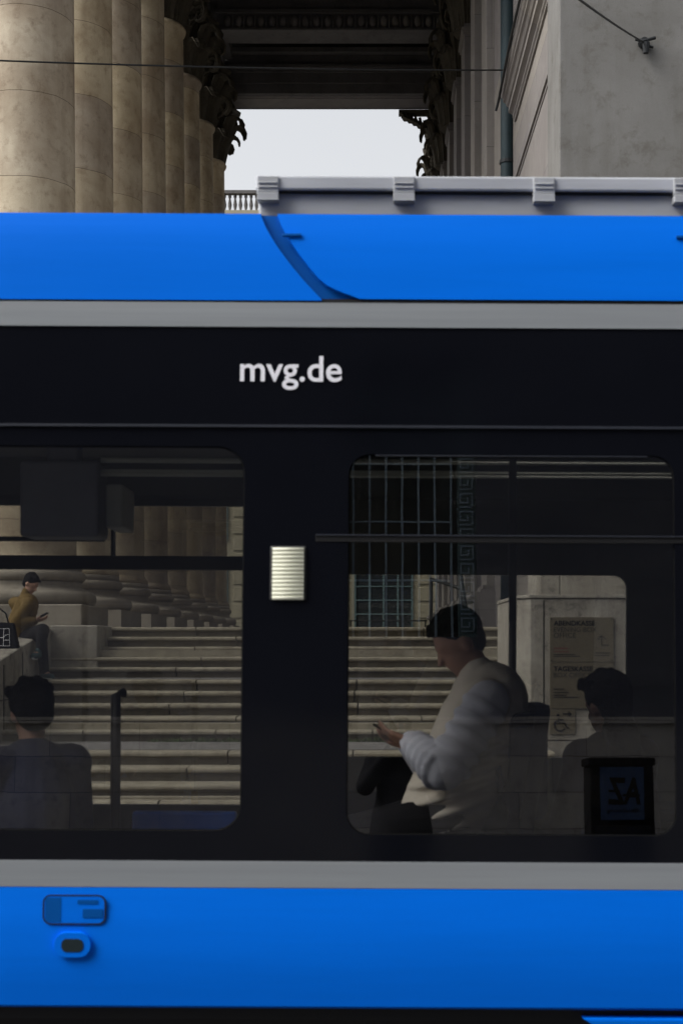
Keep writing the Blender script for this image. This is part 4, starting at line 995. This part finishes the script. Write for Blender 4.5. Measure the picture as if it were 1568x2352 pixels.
for e0, e1, n_ in ((shN, elN, 5), (elN, wrN, 5)):
    for k in range(n_): c0 = e0.lerp(e1, (k + .5) / n_); dx_ = (e1 - e0).normalized(); qq = dx_.to_track_quat('Z', 'Y').to_matrix(); r9 = .100 - .010 * (e0 is elN) * k / 1.2; sp.append(('e', c0, (r9, r9, .034), qq))
remeshed('sleeves', sp, [M['sleeve']], root, .008, 3)
tp2 = []
for kn, s_ in ((knN, -.1), (knF, .1)): tp2 += [(hp + Vector((0, s_, 0)), .115, kn, .08), (kn, .08, kn + Vector((.02, 0, -.36)), .06)]
remeshed('trousers', tp2, [M['black_cloth']], root, .010, 4)
a = tp_(892, 1684, OF); bm = N(); box(bm, -.075, .075, -.036, .036, -.004, .004); ph = obj('phone', bm, M['phone'], None, bevel=.003, loc=a); ph.rotation_euler = (0, R(30), 0)
tag(ph, 'phone in the hands of the passenger in the beige vest', 'phone')
# backpack behind
bp = empty('backpack', 'navy backpack between the beige-vested passenger and the seat back', 'backpack', tuple(tp_(1190, 1860, .62)))
bm = N(); L = rrect(-.05, .10, -.02, .40, .045, 5); plate(bm, L, [], lambda u, v, w_: (u, -.16 + w_, v), .32); obj('bag_body', bm, M['navy'], bp, bevel=.03)
bm = N(); tube(bm, [(-.05, -.1, .36), (-.10, -.1, .25), (-.08, -.1, .08)], .014, 8); tube(bm, [(-.05, .1, .36), (-.10, .1, .25), (-.08, .1, .08)], .014, 8); obj('strap', bm, M['navy'], bp)

def simple_passenger(label, hx, hz, off, face, cloth, hairlong=0, s=1.0):
    c = Vector((hx, TY + off, hz)); root = person(label, (hx, TY + off, .42)); rt = Vector(root.location); f = Vector(face).normalized()
    side = Vector((-f.y, f.x, 0)); hc = c - rt; pts = []; head(pts, hc, (f.x, f.y, -.25), s=s)
    nk = hc + Vector((0, 0, -.15)) - f * .03; ch = nk + Vector((0, 0, -.25)) - f * .03; hp = nk + Vector((0, 0, -.50)) - f * .05
    a, b = nk - Vector((0, 0, .06)) + side * .17, nk - Vector((0, 0, .06)) - side * .17
    pts += [(nk, .055, hc, .055), (hp, .14, ch, .14), (ch, .14, nk - Vector((0, 0, .08)), .11), (a, .055, b, .055)]
    jp = [(hp, .17, ch, .175), (ch, .175, nk - Vector((0, 0, .08)), .14), (a, .085, b, .085), (nk - Vector((0, 0, .03)), .085, nk, .07)]
    for s0, k in ((a, 1), (b, -1)):
        el = s0 + Vector((0, 0, -.27)) + side * .05 * k + f * .05; wr = el + f * .22 - side * .08 * k + Vector((0, 0, .0))
        pts += [(s0, .05, el, .042), (el, .04, wr, .028)]; hand(pts, wr, f - side * .2 * k, (0, 0, -1), k, .35); jp += [(s0, .078, el, .066), (el, .064, wr, .044)]
        h0 = hp + side * .1 * k; kn = h0 + f * .42 + Vector((0, 0, .0)); pts += [(h0, .09, kn, .06), (kn, .06, kn + Vector((0, 0, -kn.z + .09)), .04), (Vector((kn.x, kn.y, .06)), .04, Vector((kn.x, kn.y, .05)) + f * .14, .035)]
    remeshed('body', pts, [M['skin']], root, .010); remeshed('jacket', jp, [cloth], root, .010, 4); hair('hair', hc, (f.x, f.y, -.2), root, s=1.12 * s, long=hairlong)
    tr_ = []
    for k in (1, -1): h0 = hp + side * .1 * k; kn = h0 + f * .42; tr_ += [(h0, .11, kn, .08), (kn, .08, Vector((kn.x, kn.y, .12)), .06)]
    remeshed('trousers', tr_, [M['black_cloth']], root, .010, 4)
    return root
a = tp_(1392, 1622, .72); simple_passenger('dark-haired passenger in brown clothing seated at the right of the tram window', a.x, a.z, .72, (-.6, .8, 0), M['brown'], .05)
a = tp_(70, 1640, .75); simple_passenger('passenger in navy jacket seated inside the tram near the left doors', a.x, a.z, .75, (-.55, .85, 0), M['navy'])

# --- photographer (visible as a reflection in the dark glass)
PX = .235
root = person('photographer in a dark coat raising a camera to the face, mirrored in the tram', (PX, -.34, .13)); rt = Vector(root.location)
hc = Vector((0, 0, 1.55)); pts = []; head(pts, hc, (0, 1, -.05)); G = Vector
nk = G((0, -.02, 1.40)); a, b = G((.19, -.02, 1.33)), G((-.19, -.02, 1.33)); hp = G((0, -.02, .86)); ch = G((0, -.01, 1.18))
pts += [(nk, .06, hc, .06), (hp, .15, ch, .14), (ch, .14, nk - G((0, 0, .1)), .12), (a, .06, b, .06)]
jp = [(G((0, 0, .62)), .25, ch, .18), (ch, .19, nk - G((0, 0, .09)), .15), (a, .09, b, .09), (nk - G((0, 0, .04)), .09, nk, .075), (G((.1, 0, .60)), .17, G((.08, 0, .95)), .14), (G((-.1, 0, .60)), .17, G((-.08, 0, .95)), .14)]
for s0, k in ((a, 1), (b, -1)):
    el = G((.27 * k, .12, 1.12 - .03 * k)); wr = G((.07 * k, .15, 1.46)); pts += [(s0, .05, el, .042), (el, .04, wr, .028)]; hand(pts, wr, (-.45 * k, .1, .8), (-.3 * k, 1, .1), -k, .7)
    jp += [(s0, .085, el, .072), (el, .07, wr - G((0, 0, .03)), .048)]
    h0 = G((.1 * k, 0, .82)); pts += [(h0, .09, G((.11 * k, .01, .45)), .055), (G((.11 * k, .01, .45)), .055, G((.12 * k, -.01, .09)), .038), (G((.12 * k, -.02, .05)), .04, G((.13 * k, .14, .04)), .035)]
remeshed('body', pts, [M['skin']], root, .010); remeshed('coat', jp, [M['coat']], root, .011, 5); hair('hair', hc, (0, 1, -.05), root, fringe=False)
remeshed('trousers', [x_ for k in (1, -1) for x_ in ((G((.1 * k, 0, .80)), .11, G((.11 * k, .01, .45)), .08), (G((.11 * k, .01, .45)), .08, G((.12 * k, -.01, .10)), .065))], [M['black_cloth']], root, .011, 4)
cm = empty('camera_in_hand', 'black camera held to the face of the mirrored photographer', 'camera', (PX, -.17, .13 + 1.56))
bm = N(); box(bm, -.065, .065, -.03, .03, -.045, .045); box(bm, -.02, .02, -.025, .03, .045, .065); obj('camera_body', bm, M['phone'], cm, bevel=.008)
bm = N(); lathe(bm, [(.03, 0), (.034, .01), (.034, .07), (.030, .08)], 24, Matrix.Rotation(R(-90), 4, 'X')); obj('lens', bm, M['phone'], cm, smooth=False, loc=(0, .03, 0))
